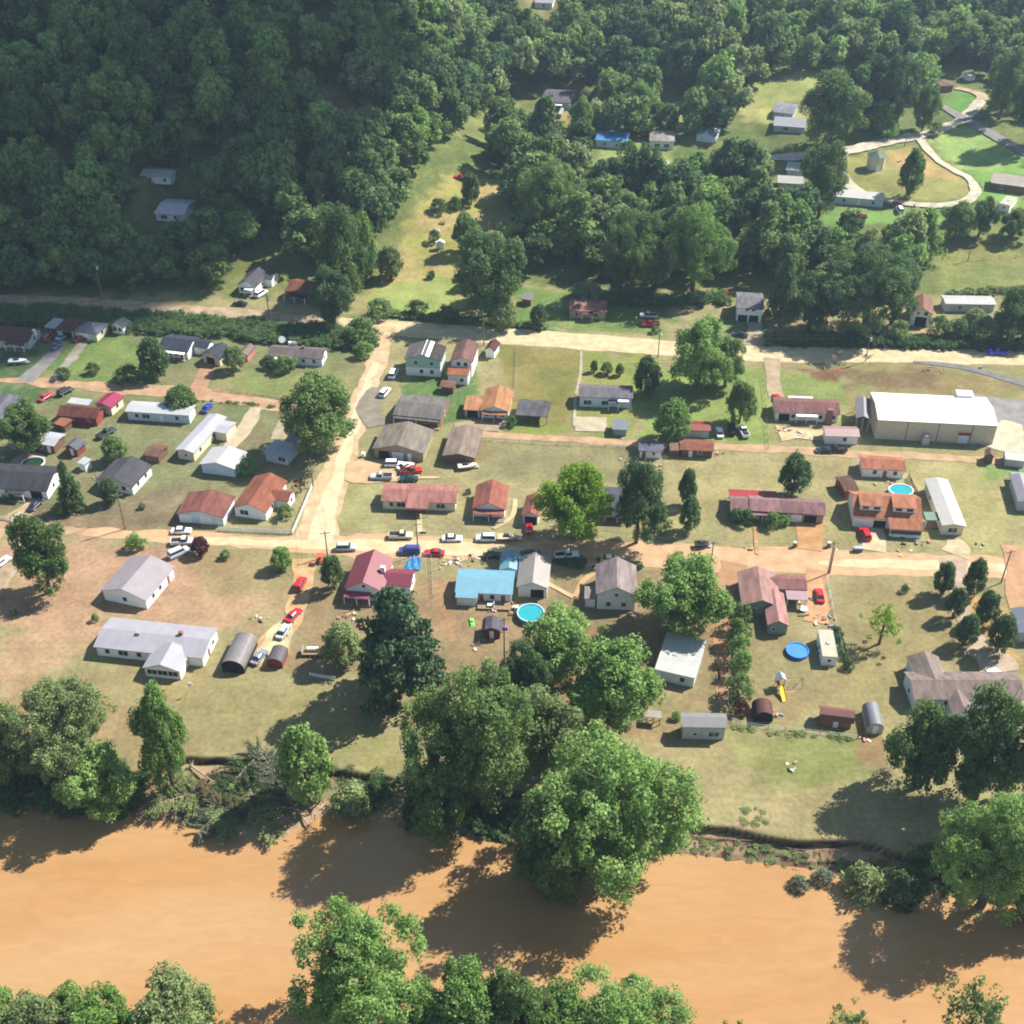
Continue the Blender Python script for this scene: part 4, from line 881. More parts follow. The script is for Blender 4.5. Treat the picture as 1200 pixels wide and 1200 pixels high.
def wing(root, name, x0, y0, x1, y1, h, rise, ax, roofm, wallm, ops='', oh=.3, shape='gable', front='f'):
    """a wing of the same house, in its local metres (measured to the eaves)"""
    W, D = x1 - x0, y1 - y0; e = bpy.data.objects.new(name, None); C.objects.link(e); e.parent = root; e.location = ((x0 + x1) / 2, (y0 + y1) / 2, .003)
    span, length = (D, W) if ax == 'x' else (W, D)
    r_ = MB().prism(roof_sec(shape, span, h, rise), -length / 2, length / 2, ax).build('roof', roofm, root); r_.location = e.location
    sp = span - 2 * oh; k = sp / span; ws = [(-sp / 2, 0), (sp / 2, 0), (sp / 2, h + rise * (1 - k) - .07), (0, h + rise - .07), (-sp / 2, h + rise * (1 - k) - .07)]
    if shape == 'flat': ws = [(-sp / 2, 0), (sp / 2, 0), (sp / 2, h + rise - .2), (-sp / 2, h - .1)]
    ll = length - 2 * oh; w_ = MB().prism(ws, -ll / 2, ll / 2, ax).build('wall', wallm, root); w_.location = e.location
    bpy.data.objects.remove(e)
    if ops:
        before = set(o.name for o in C.objects); openings(root, ops, W - 2 * oh, D - 2 * oh, 0, wallm)
        for o in list(C.objects):
            if o.name not in before and o.parent is root: o.location = ((x0 + x1) / 2, (y0 + y1) / 2, .003)
H = house
GREY = (112, 108, 112); NAVY = (70, 76, 92); CHAR = (72, 74, 80); LILAC = (188, 176, 186); RUST = (172, 110, 88); PINK = (196, 140, 134); BROWN = (128, 94, 82)
PALEB = mat('pale_blue_siding', (.55, .62, .70), .7, .05); CREAM = mat('cream_siding', (.62, .56, .42), .7, .05); TANW = mat('tan_metal_siding', (.50, .44, .34), .6, .05, 1, ribs='X')
REDW = mat('barn_red_boards', (.25, .05, .04), .85, .12, 3); BRNW = mat('brown_boards', (.16, .09, .06), .9, .15, 3); GREENW = mat('mint_green_siding', (.32, .50, .42), .7, .05); TEAL = mat('grey_green_siding', (.20, .26, .23), .8, .06)
GREYW = mat('grey_siding', (.42, .44, .47), .7, .06); TANB = mat('tan_brick', (.36, .27, .19), .9, .12, 5)
# --- left edge
H('red-brown roofed house with a pale gable at the left edge, above the parked white boat', (-14, 398), (33, 401), (39, 384), ax='x', roof=shingle((128, 84, 76)), wall=GREYW, ops='f:w.4,W.8;r:w.5', chim=[(.98, .1, 1.6, WHITE)], porch=[(.45, .95, 2, shingle((128, 84, 76)), 'f')])
H('brown hip-roofed house between a white carport and a grey-roofed house', (64, 387), (86, 388), (93, 373), shape='hip', rise=1.8, roof=shingle((126, 82, 70)), wall=GREYW, ops='f:G.6')
H('white metal carport left of the brown hip-roofed house', (51, 383), (64, 385), (69, 374), h=2.3, rise=.3, shape='flat', roof=metalroof((210, 216, 226)), open_=True, name='carport', cat='carport')
H('grey hip-roofed house with cream walls above the green lawn', (85, 388), (113, 392), (125, 379), shape='hip', rise=1.8, roof=shingle((118, 124, 138)), wall=CREAM, ops='f:g.4;r:w.5')
H('little white house with a dark roof at the top of the green lawn', (128, 381), (144, 384), (151, 376), ax='y', roof=shingle((84, 86, 96)), ops='f:w.3,w.7')
r_, ro, W, D = H('navy-roofed ranch house behind a round dark tree', (184, 409), (220, 413), (225, 394), roof=shingle(NAVY), ops='f:W.3,w.6,d.8;r:w.5', rise=1.6, porch=[(.2, .95, 1.6, TRIM, 'f')])
wing(r_, 'w', W / 2 - .3, -D * .1, W / 2 + 4.5, D * .4, 2.5, .9, 'x', shingle(NAVY), WHITE)
H('navy-roofed garage with an open door and a cream side wall', (235, 415), (257, 421), (267, 408), ax='y', rise=1.7, roof=shingle((78, 84, 98)), wall=CREAM, ops='f:G.45', name='garage', cat='garage')
H('small pink shed half hidden by a brownish bush', (277, 415), (290, 417), (293, 405), ax='y', h=2.3, rise=.9, roof=shingle((150, 132, 122)), wall=mat('pink_boards', (.45, .18, .16), .8, .1), name='shed', cat='shed')
H('pale blue ranch cottage with a grey-brown roof and a white awning', (313, 417), (378, 421), (387, 408), roof=shingle((134, 122, 118)), wall=PALEB, ops='f:w.1,d.45,w.65,w.85;r:w.5', porch=[(.12, .45, 1.8, TRIM, 'f')], chim=[(.2, .1, 1.9, BRICK)], vents=3)
H('grey-roofed house cut off by the left picture edge below the lane', (-24, 492), (8, 493), (23, 466), ax='y', roof=shingle((124, 122, 138)), ops='r:w.5')
H('long red barn with a rusty roof', (66, 487), (113, 491), (129, 478), h=2.6, rise=1.5, roof=mat('rusty_tin', alb((136, 82, 70)), .8, .25, .7, streak=1, dark=alb((92, 50, 44))), wall=REDW, ops='f:w.35,s.8', name='barn', cat='barn')
H('cream-walled shed with a bright magenta metal roof', (110, 474), (130, 478), (143, 464), ax='y', h=2.8, rise=1.0, roof=metalroof((196, 56, 104), 'Y'), wall=CREAM, ops='r:w.5', name='shed', cat='shed')
H('small white canopy roof behind the red barn', (78, 472), (103, 475), (108, 469), h=3.0, rise=.2, shape='flat', roof=metalroof((238, 240, 244)), open_=True, name='canopy', cat='canopy')
H('white mobile home with pale blue walls right of the magenta roof', (146, 482), (222, 487), (224, 474), h=2.9, rise=.5, roof=metalroof((240, 242, 246)), wall=PALEB, ops='f:w.15,W.3,d.55,w.8', name='mobile_home', cat='mobile home')
H('small shed with an orange-brown roof left of the red barn', (62, 496), (75, 500), (81, 491), h=2.1, rise=.2, shape='flat', roof=shingle((180, 116, 86)), wall=BRNW, name='shed', cat='shed')
H('low brown building under a white corrugated roof', (38, 519), (63, 523), (73, 508), h=2.6, rise=.5, roof=metalroof((232, 236, 246)), wall=BRNW, ops='f:w.3,d.7', name='outbuilding', cat='outbuilding')
H('small red shed with a grey roof below the red barn', (74, 524), (90, 528), (95, 517), ax='y', h=2.3, rise=1.2, roof=shingle((112, 118, 128)), wall=REDW, ops='f:d.5', name='shed', cat='shed')
r_, ro, W, D = H('large charcoal-roofed white house beside the oval pool', (-34, 571), (55, 576), (80, 547), ax='x', rise=1.7, roof=shingle(CHAR), ops='f:w.45,W.6,G.85;r:w.4', porch=[(.5, .72, 2, shingle(CHAR), 'f')])
H('white gabled house with a charcoal roof and sunlit side wall', (111, 563), (155, 571), (177, 545), ax='y', rise=1.9, roof=shingle((96, 94, 102)), ops='f:w.25,w.75;r:w.3,w.7')
H('rusty brown shed between the charcoal-roofed house and the long trailer', (167, 533), (186, 536), (196, 522), ax='x', h=2.2, rise=.7, roof=mat('rusty_brown_tin', alb((150, 112, 94)), .8, .2, 1), wall=BRNW, name='shed', cat='shed')
H('tiny white box shed beside the oval pool', (90, 542), (99, 545), (103, 537), h=2.3, rise=.2, shape='flat', roof=metalroof((236, 238, 244)), name='shed', cat='shed')
r_, ro, W, D = H('long white trailer home running up toward the lane', (205, 527), (227, 531), (257, 487), ax='y', h=2.9, rise=.6, roof=metalroof((232, 232, 244), 'Y'), wall=CREAM, ops='f:s.5;r:w.2,w.6', name='mobile_home', cat='mobile home')
wing(r_, 'w', W / 2 - .3, D * .1, W / 2 + 3.6, D * .42, 2.7, .5, 'x', metalroof((232, 232, 244), 'Y'), CREAM)
H('square white garage with a white hip roof', (233, 544), (275, 550), (284, 529), ax='y', h=2.8, rise=1.3, roof=metalroof((244, 244, 246), 'Y'), wall=PALEB, name='garage', cat='garage')
H('small white trailer under the broad green tree', (308, 531), (337, 537), (349, 520), h=2.6, rise=.4, roof=metalroof((222, 226, 232)), wall=GREYW, ops='f:W.75', name='mobile_home', cat='mobile home')
H('grey tin lean-to behind the small white trailer', (332, 519), (347, 521), (352, 506), h=2.4, rise=.3, shape='flat', roof=metalroof((160, 164, 174)), wall=GREYW, name='lean_to', cat='lean-to')
H('white garage with a brown-red roof beside the picket fence', (206, 602), (262, 607), (271, 581), ax='y', rise=1.5, roof=shingle((154, 98, 86)), wall=PALEB, ops='f:g.15,g.6', name='garage', cat='garage')
r_, ro, W, D = H('white house with a russet roof inside the picket fence corner', (272, 595), (312, 601), (340, 564), ax='y', rise=1.9, roof=shingle((176, 108, 86)), ops='f:W.3;r:w.3,w.7', vents=2)
wing(r_, 'w', W / 2 - 1.5, -1.2, W / 2 + 3.4, 3.4, 2.6, 1.2, 'x', shingle((176, 108, 86)), WHITE, 'r:w.5')
# --- centre top
r_, ro, W, D = H('two-storey house, mint green above and white below, at the road corner', (473, 421), (517, 424), (521, 406), ax='y', h=5.3, rise=1.9, roof=shingle((128, 122, 122)), wall=GREENW, lower=(2.7, WHITE), ops='f:w.45,w.75,w2.3,w2.75;r:w.5', name='house')
MB().prism([(-.2, 5.3 + 1.9 + .03), (W * .18, 5.3 + 1.9 - 1.9 * .36 + .04), (W * .18, 5.3 + 1.9 - 1.9 * .36 + .0), (-.2, 5.3 + 1.86)], -D / 2, D / 2, 'y').build('white_tarp', paint((236, 238, 240)), ro)
MB().prism([(W * .18, 5.3 + 1.9 * .64 + .03), (W / 2 - .02, 5.33), (W / 2 - .02, 5.30), (W * .18, 5.3 + 1.9 * .64 + .0)], -D / 2 + .05, D / 2 - .05, 'y').build('dark_roof_patch', shingle((84, 76, 78)), ro)
r_, ro, W, D = H('two-storey white house with a brown roof and an orange porch roof', (527, 423), (554, 425), (559, 403), ax='y', h=5.2, rise=1.5, roof=shingle((142, 104, 98)), wall=WHITE, ops='f:w2.35,w2.7;r:w.3,w2.3,w2.7')
wing(r_, 'w', -W * .52, -D / 2 - 4.2, W * .42, -D / 2 + .2, 3.2, .8, 'x', shingle((196, 124, 82)), WHITE, 'f:w.7')
H('little white shed with a maroon roof near the upper road', (567, 410), (580, 412), (583, 401), ax='y', h=2.6, rise=1.2, roof=shingle((112, 62, 62)), name='shed', cat='shed')
H('brown shed below the two-storey white house', (515, 453), (532, 455), (534, 447), h=2.2, rise=.7, roof=shingle((158, 110, 92)), wall=BRNW, name='shed', cat='shed')
H('long grey-roofed house with a dark brick front', (460, 486), (517, 492), (525, 467), h=2.8, rise=1.2, roof=shingle((138, 132, 128)), wall=BRICK, ops='f:W.3,w.7;r:w.5', porch=[(0, 1, 1.5, shingle((120, 118, 120)), 'f')], vents=2)
r_, ro, W, D = H('house with an orange-tan roof and a columned porch', (562, 481), (597, 483), (599, 457), ax='y', h=2.8, rise=1.5, roof=shingle((206, 148, 106)), ops='f:w.2,d.5,w.8', porch=[(.05, .95, 1.8, shingle((190, 138, 100)), 'f')])
wing(r_, 'w', -W / 2 - 4.5, -D * .45, -W / 2 + .3, D * .2, 2.4, .5, 'x', shingle((206, 148, 106)), GREYW, 'f:G.5')
H('open carport under a torn black tarpaper roof', (604, 486), (642, 489), (644, 470), h=2.6, rise=.8, roof=mat('torn_tarpaper', alb((118, 116, 124)), .7, .3, .5, dark=alb((74, 74, 80))), open_=WOOD, name='carport', cat='carport')
r_, ro, W, D = H('pale blue house with a grey roof, small deck and white awning', (678, 465), (742, 467), (743, 452), h=3.4, rise=1.1, roof=shingle((136, 130, 138)), wall=PALEB, ops='f:W.15,W.5,d.75;r:w.5', porch=[(.55, .75, 2.2, metalroof((90, 96, 110)), 'f')])
MB().box(W * .22, -D / 2 - 1.2, 2.9, W * .42, -D / 2 + .2, 3.02).build('awning', TRIM, r_)
H('square blue-grey metal shed below the white awning', (717, 503), (736, 504), (738, 492), h=2.2, rise=.4, roof=metalroof((150, 162, 172)), wall=mat('blue_grey_metal', (.26, .31, .34), .6, .05), name='shed', cat='shed')
H('small white cottage with a blue-grey roof on the alley', (748, 528), (777, 530), (777, 518), h=2.4, rise=.8, roof=shingle((128, 130, 146)), ops='f:d.2,s.65', name='cottage', cat='cottage')
H('shed with a red tin roof and grey front beside the parked white car', (799, 504), (833, 505), (834, 494), h=2.6, rise=.6, roof=metalroof((178, 66, 62)), wall=GREYW, name='shed', cat='shed')
H('long brown workshop with a rusty roof on the alley', (797, 527), (837, 529), (838, 516), h=2.4, rise=.8, roof=mat('rust_roof_tin', alb((176, 106, 82)), .8, .2, .8), wall=BRNW, ops='f:d.3,w.6', name='workshop', cat='workshop')
H('brown lean-to joined to the left end of the long workshop', (785, 528), (798, 528), (799, 516), h=2.2, rise=.5, roof=shingle((150, 124, 108)), wall=BRNW, name='lean_to', cat='lean-to')
r_, ro, W, D = H('white ranch house with a purple-brown roof and a big brick chimney', (908, 483), (985, 486), (986, 468), h=2.8, rise=1.3, roof=shingle((152, 108, 104)), ops='f:G.14,w.28,w.72,w.93;r:w.5', porch=[(.32, .66, 1.6, TRIM, 'f'), (.25, .65, 1.6, TRIM, 'b')])
MB().box(W * .28, -D / 2 - 1.0, 0, W * .38, -D / 2 + .2, 4.6, 0, (.15, .1)).build('chimney', BRICK, r_)
H('white garage with a pale pink metal roof beside the metal hall', (967, 511), (1008, 512), (1008, 500), h=2.7, rise=.8, roof=metalroof((206, 166, 164)), ops='f:w.6', name='garage', cat='garage')
r_, ro, W, D = H('large tan metal hall with a white roof, the biggest building', (1029, 492), (1170, 499), (1158, 466), h=6.0, rise=1.1, roof=mat('white_metal_hall_roof', (.70, .67, .60), .45, .04, .3, ribs='X'), wall=TANW, name='metal_hall', cat='metal building', oh=.15)
for k in (-.24, .02, .3): MB().box(k * W - .09, -D / 2 + .1, .1, k * W + .09, -D / 2 + .17 - .08, 5.8).build('seam', mat('dark_seam', (.12, .10, .08), .8, 0), r_)
MB().box(.2 * W, -D / 2 + .02, 0, .28 * W, -D / 2 + .15, 3.0).build('door', PALEB, r_)
MB().box(.2 * W - .3, -D / 2 - .9, 3.0, .28 * W + .3, -D / 2 + .14, 3.2).build('door_awning', paint((176, 40, 40)), r_)
ac = MB(); ac.box(-.08 * W - .9, -D / 2 - 1.9, 0, -.08 * W + .9, -D / 2 - .3, 2.2); ac.tube((-.08 * W, -D / 2 - 1.1, 2.2), (-.08 * W, -D / 2 - 1.1, 2.9), .7, .8, 10); ac.build('ventilation_unit', STEEL, r_)
MB().box(.24 * W, D * .44, 6.6 - .6, .38 * W, D * .62, 7.0).build('roof_unit', TRIM, r_)
H('open grey lean-to shelter on the left end of the metal hall', (1003, 490), (1021, 492), (1020, 468), h=4.2, rise=.9, shape='gable', ax='y', roof=metalroof((176, 172, 180), 'Y'), open_=TANW, name='lean_to', cat='lean-to')
H('tiny brown garden shed by the alley, right of the metal hall', (1154, 534), (1166, 536), (1163, 528), ax='y', h=2.3, rise=.9, roof=shingle((152, 112, 98)), wall=BRNW, name='shed', cat='shed')
H('small grey-white shed at the right edge of the alley', (1178, 538), (1204, 541), (1206, 530), h=2.3, rise=.6, roof=metalroof((228, 226, 214)), wall=GREYW, name='shed', cat='shed')
# --- right middle
H('white cottage with a rust-red roof behind the orange-roofed house', (1010, 549), (1062, 552), (1063, 536), h=2.7, rise=1.1, roof=shingle((202, 130, 100)), ops='f:w.3,d.55,w.8')
H('dark brown shed left of the orange-roofed house', (990, 576), (1007, 574), (1002, 556), ax='x', h=2.4, rise=.7, roof=shingle((118, 86, 74)), wall=REDW, name='shed', cat='shed')
r_, ro, W, D = H('white house with an orange roof and two dormers', (1000, 606), (1081, 611), (1079, 580), h=3.1, rise=2.9, roof=shingle((204, 136, 102)), wall=WHITE, ops='f:g.16,G.4')
for k, cx_ in enumerate((-.24, .24)):
    x0, x1 = cx_ * W - 2.6, cx_ * W + 2.6; yf = -D * .33; dm = MB(); dm.prism([(yf, 3.6), (.2, 3.6), (.2, 5.9), (yf, 5.5)], x0, x1, 'x').build('dormer', WHITE, ro)
    MB().prism([(yf - .35, 5.45), (.25, 6.02), (.25, 6.14), (yf - .35, 5.57)], x0 - .25, x1 + .25, 'x').build('dormer_roof', shingle((204, 136, 102)), ro)
    for q in (-1.3, 1.3):
        wn = MB().box(cx_ * W + q - .75, yf - .03, 4.35, cx_ * W + q + .75, yf + .02, 5.15).build('dormer_window', GLASS, ro)
MB().prism([(-D / 2 - 3.0, 2.45), (-D / 2 + .6, 3.35), (-D / 2 + .6, 3.47), (-D / 2 - 3.0, 2.57)], 0, W / 2, 'x').build('porch_roof', shingle((196, 130, 98)), r_)
MB().box(.4, -D / 2 - 2.7, 0, W / 2 - .3, -D / 2 - 2.5, 2.5).build('porch_front', WHITE, r_)
for q in (.18, .5, .82):
    xx = .4 + (W / 2 - .7) * q; MB().box(xx - 1.2, -D / 2 - 2.74, .9, xx + 1.2, -D / 2 - 2.69, 2.1).build('porch_window', GLASS, r_)
H('long white mobile home with a rounded roof, standing end-on to the road', (1104, 616), (1133, 617), (1112, 562), ax='y', h=3.0, rise=.6, roof=metalroof((238, 234, 226), 'Y'), wall=CREAM, ops='f:W.5;l:w.3,w.7', name='mobile_home', cat='mobile home', porch=[(.12, .3, 3.4, metalroof((138, 172, 150)), 'l')])
r_, ro, W, D = H('long ranch house with a stepped mauve roof and a red tin back porch', (856, 598), (968, 604), (969, 586), h=2.8, rise=1.3, roof=shingle((168, 126, 126)), wall=TANB, ops='f:w.08,W.3,d.4,w.5,g.7,G.86', porch=[(.22, .45, 1.5, shingle((168, 126, 126)), 'f')])
MB().prism([(D / 2 - .4, 3.0), (D / 2 + 2.8, 2.6), (D / 2 + 2.8, 2.45), (D / 2 - .4, 2.85)], -W * .5, W * .02, 'x').build('back_porch_roof', metalroof((206, 66, 66)), r_)
for q in (-.48, -.25, 0): MB().box(W * q, D / 2 + 2.5, 0, W * q + .15, D / 2 + 2.65, 2.5).build('post', WOOD, r_)
MB().prism([(-D / 2, 3.0), (0, 4.3), (D / 2, 3.0), (D / 2, 2.8), (0, 4.1), (-D / 2, 2.8)], -W * .3, W * .02, 'x').build('raised_roof', shingle((178, 134, 134)), ro)
MB().prism([(-D / 2, 2.9), (0, 4.2), (D / 2, 2.9), (D / 2, 2.75), (0, 4.05), (-D / 2, 2.75)], W * .02, W * .36, 'x').build('raised_roof', shingle((160, 120, 120)), ro)
r_, ro, W, D = H('pink-roofed ranch house with a centre porch', (446, 587), (535, 590), (540, 569), h=2.7, rise=1.0, roof=shingle((196, 134, 124)), wall=CREAM, ops='f:w.12,W.25,d.5,W.8;r:w.5', vents=2)
MB().prism([(-D / 2 - 2.4, 2.5), (-D * .1, 3.35), (-D * .1, 3.47), (-D / 2 - 2.4, 2.62)], -W * .16, W * .14, 'x').build('porch_roof', shingle((196, 134, 124)), r_)
for q in (-.15, 0, .13): MB().box(W * q - .07, -D / 2 - 2.3, 0, W * q + .07, -D / 2 - 2.16, 2.5).build('post', BRICK, r_)
r_, ro, W, D = H('rust-red gabled cottage with a lower porch roof, right of the pink-roofed ranch', (553, 596), (593, 598), (599, 570), ax='y', h=2.8, rise=2.0, roof=shingle((182, 112, 96)), ops='f:d.5,w.2', porch=[(.0, 1, 2.0, shingle((190, 116, 94)), 'f')])
H('narrow rust-roofed garage with a red car in its doorway', (611, 604), (632, 606), (636, 583), ax='y', h=2.6, rise=1.3, roof=shingle((178, 108, 90)), ops='f:G.5', name='garage', cat='garage')
H('dark grey-roofed house tucked between the lime and the dark tree', (703, 597), (744, 599), (745, 572), ax='x', h=2.8, rise=1.3, roof=shingle((96, 98, 108)), ops='f:w.2,d.5,w.8', porch=[(.1, .9, 2, shingle((96, 98, 108)), 'f')])
H('tan-roofed gabled brick garage with a grey door', (436, 526), (497, 532), (501, 503), ax='y', h=2.8, rise=2.0, roof=shingle((156, 146, 132)), wall=TANB, ops='f:G.2,g.48,d.72', name='garage', cat='garage')
H('brown-walled house with a tan roof, right of the gabled brick garage', (518, 534), (557, 537), (566, 503), ax='y', h=2.7, rise=1.0, roof=shingle((164, 146, 132)), wall=BRNW, ops='f:s.8')
H('gabled white house with a lilac metal roof on the muddy lawn', (117, 692), (171, 704), (202, 663), ax='y', h=2.9, rise=1.9, roof=metalroof((202, 192, 198), 'Y'), ops='r:w.25,w.5,d.8;f:w.5')
r_, ro, W, D = H('long lilac-roofed ranch house, the lowest of the left lawns', (109, 758), (238, 772), (262, 737), h=2.8, rise=1.1, roof=metalroof((212, 208, 220)), ops='f:w.1,W.25,w.4;r:d.4,w.7', chim=[(.45, .12, 1.9, BRICK), (-.3, -.1, 1.5, STEEL)])
wing(r_, 'w', W * .02, -D / 2 - 4.2, W * .36, -D / 2 + 2.6, 2.6, 1.5, 'y', metalroof((216, 212, 222), 'Y'), WHITE, 'f:W.2,W.5,W.8')
r_, ro, W, D = H('white house with a magenta-red metal roof', (403, 690), (449, 694), (464, 655), ax='y', h=3.3, rise=2.4, roof=metalroof((170, 82, 100), 'Y'), ops='f:s2.5,w.2,w.7', porch=[(-.02, .7, 2.2, metalroof((196, 96, 118), 'Y'), 'f')])
wing(r_, 'w', W / 2 - 2, -D * .25, W / 2 + 5.6, D * .25, 2.9, 1.3, 'x', metalroof((170, 82, 100), 'Y'), WHITE, 'r:w.5')
MB().box(W * .3, -.3, 3.6, W * .3 + 1.0, .5, 5.6).build('chimney', WHITE, ro)
r_, ro, W, D = H('white house with a sky blue metal roof', (533, 694), (601, 697), (603, 669), h=2.8, rise=.8, roof=metalroof((146, 210, 238)), ops='f:s.15,d.45,w.65,d.85', porch=[])
MB().box(-.1 * W, -D / 2 - 2.4, 0, .46 * W, -D / 2 + .3, .5).build('deck', WOOD, r_)
MB().prism([(-D / 2 - 1.4, 2.35), (-D / 2 + .3, 2.75), (-D / 2 + .3, 2.9), (-D / 2 - 1.4, 2.5)], -W * .48, -W * .1, 'x').build('front_roof', metalroof((146, 210, 238)), r_)
MB().box(-W * .46, -D / 2 - 1.1, 0, -W * .12, -D / 2 + .35, 2.4).build('front_room', WHITE, r_)
H('small sky blue gabled shed beside the grey garage', (585, 668), (608, 669), (611, 648), ax='y', h=2.4, rise=.9, roof=metalroof((142, 204, 228), 'Y'), wall=PALEB, name='shed', cat='shed')
H('pale grey gabled garage with a dark open door', (605, 688), (643, 690), (648, 654), ax='y', h=3.0, rise=1.6, roof=metalroof((196, 188, 184), 'Y'), ops='f:G.66', name='garage', cat='garage')
H('dark gambrel shed with maroon doors behind the sky blue house', (564, 741), (588, 742), (592, 727), ax='y', h=2.0, rise=1.4, shape='gambrel', roof=shingle((112, 106, 118)), wall=mat('maroon_boards', (.14, .045, .045), .85, .1), ops='f:d.5', name='shed', cat='shed')
r_, ro, W, D = H('white gabled cottage with a grey roof left of the bright green round tree', (698, 697), (747, 699), (752, 663), ax='y', h=4.4, rise=2.4, roof=shingle((170, 156, 154)), ops='f:w.3,w.7,s2.5;l:w.5')
wing(r_, 'w', -W / 2 - 2.4, -D * .45, -W / 2 + .3, -D * .05, 2.7, .5, 'x', shingle((182, 168, 164)), WHITE)
H('low building with a flat silver-white roof below the round green tree', (767, 784), (815, 795), (831, 752), h=3.0, rise=.25, shape='flat', roof=mat('silver_flat_roof', alb((242, 242, 238)), .6, .06, .4), wall=PALEB, ops='f:w.7', oh=.25, name='outbuilding', cat='outbuilding')
r_, ro, W, D = H('grey-green house with a faded pink roof in several gables', (869, 710), (916, 712), (918, 672), ax='y', h=3.0, rise=1.9, roof=shingle((196, 152, 144)), wall=TEAL, ops='f:w.3')
wing(r_, 'w', W * .08, -D / 2 - 5.6, W * .62, -D / 2 + 5, 2.8, 1.3, 'y', shingle((202, 152, 146)), TEAL, 'f:s.3')
wing(r_, 'w', W * .3, D * .05, W / 2 + 6.4, D / 2 - .1, 2.8, 1.0, 'x', shingle((172, 118, 114)), TEAL)
MB().box(W / 2 + 1.6, -D * .22, 2.5, W / 2 + 6.2, D * .12, 2.62).build('carport_roof', metalroof((210, 176, 182)), r_)
for q in (1.8, 6.0): MB().box(W / 2 + q - .07, -D * .2, 0, W / 2 + q + .07, -D * .2 + .14, 2.5).build('post', TRIM, r_)
H('tall grey shed with a tin roof on two levels', (799, 852), (853, 853), (855, 836), h=3.8, rise=.9, roof=metalroof((178, 176, 180)), wall=GREYW, ops='f:s.3,W.75', name='shed', cat='shed')
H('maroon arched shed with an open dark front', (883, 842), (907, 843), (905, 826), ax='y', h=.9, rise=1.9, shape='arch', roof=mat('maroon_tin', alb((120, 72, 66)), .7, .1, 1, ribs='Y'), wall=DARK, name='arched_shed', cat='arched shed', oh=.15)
H('reddish brown barn-roofed shed at the chain-link fence', (960, 843), (1001, 848), (1002, 833), h=2.1, rise=1.5, shape='gambrel', roof=mat('brown_red_tin', alb((164, 108, 100)), .6, .1, 1, ribs='X'), wall=mat('brown_red_boards', (.28, .11, .08), .8, .1), ops='f:d.5', name='shed', cat='shed')
H('grey arched metal shed left of the dark riverside trees', (1016, 854), (1036, 855), (1030, 829), ax='y', h=1.4, rise=1.6, shape='arch', roof=mat('grey_arch_tin', alb((166, 168, 176)), .45, .06, 1, ribs='Y'), wall=GREYW, ops='f:d.5', name='arched_shed', cat='arched shed', oh=.1)
r_, ro, W, D = H('long house with a tan-grey roof in the lower right', (1071, 820), (1202, 820), (1200, 787), h=3.0, rise=1.6, roof=shingle((160, 142, 134)), wall=PALEB, ops='f:w.1,w.3;l:w.5')
wing(r_, 'w', -W * .42, 0, -W * .12, D / 2 + 4.5, 2.9, 1.7, 'y', shingle((168, 150, 140)), PALEB)
wing(r_, 'w', -W * .2, -D / 2 - 4, 0, -D / 2 + 2, 2.8, 1.2, 'y', shingle((160, 142, 134)), PALEB, 'f:W.5')
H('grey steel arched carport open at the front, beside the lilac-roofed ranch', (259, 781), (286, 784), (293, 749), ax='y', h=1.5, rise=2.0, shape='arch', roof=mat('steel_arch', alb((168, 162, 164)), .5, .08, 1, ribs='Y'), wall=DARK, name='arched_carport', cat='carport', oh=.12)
H('small arched shed with dark red side at the end of the drive', (312, 776), (331, 778), (334, 761), ax='y', h=1.4, rise=1.2, shape='arch', roof=mat('dark_arch', alb((128, 122, 130)), .6, .1, 1, ribs='Y'), wall=REDW, name='arched_shed', cat='arched shed', oh=.12)
H('wooden swing shelter with a pale roof near the maples', (757, 840), (775, 842), (775, 834), h=2.2, rise=.2, shape='flat', roof=metalroof((196, 184, 172)), open_=WOOD, name='shelter', cat='shelter')
H('grey building cut by the right picture edge beside the blue tarp', (1193, 588), (1215, 590), (1210, 558), ax='y', h=2.8, rise=.6, roof=metalroof((170, 168, 178), 'Y'), wall=GREYW, name='outbuilding', cat='outbuilding')
H('bluish building cut by the right edge beside the lower drive', (1194, 742), (1225, 744), (1220, 715), ax='y', h=2.8, rise=.8, roof=metalroof((150, 156, 176), 'Y'), wall=GREYW, name='outbuilding', cat='outbuilding')
# --- upper road and hillside
r_, ro, W, D = H('white farmhouse with a grey roof under the shaded slope', (277, 334), (299, 337), (312, 319), ax='y', h=2.9, rise=2.0, roof=shingle((98, 98, 106)), ops='f:W.3;r:w.5', porch=[(.5, .98, 2, TRIM, 'f')])
wing(r_, 'w', W * .3, D * .1, W * .9, D * .62, 2.8, 1.2, 'x', shingle((98, 98, 106)), WHITE, 'r:w.5')
H('dark brown house with an orange roof top at the road bend', (333, 341), (362, 346), (364, 329), ax='x', h=3.0, rise=1.8, roof=shingle((150, 96, 74)), wall=BRNW, ops='f:W.3,W.7', porch=[(.0, .95, 2, shingle((80, 60, 54)), 'f')])
H('cottage with a pinkish brown roof beside the upper road', (666, 364), (711, 366), (719, 352), h=2.8, rise=.9, roof=shingle((182, 130, 116)), wall=TANB, ops='f:w.2,W.7', porch=[(.35, .65, 2, shingle((120, 90, 84)), 'f')])
H('small brown shed with a grey roof left of the pinkish brown cottage', (610, 350), (623, 352), (624, 345), h=2.3, rise=.3, shape='flat', roof=metalroof((164, 156, 158)), wall=BRICK, name='shed', cat='shed')
H('grey-roofed white house with twin garage openings above the dirt road', (863, 361), (895, 363), (898, 344), h=4.6, rise=1.3, roof=shingle((140, 138, 144)), ops='f:w2.4,w2.65,G.25,G.7')
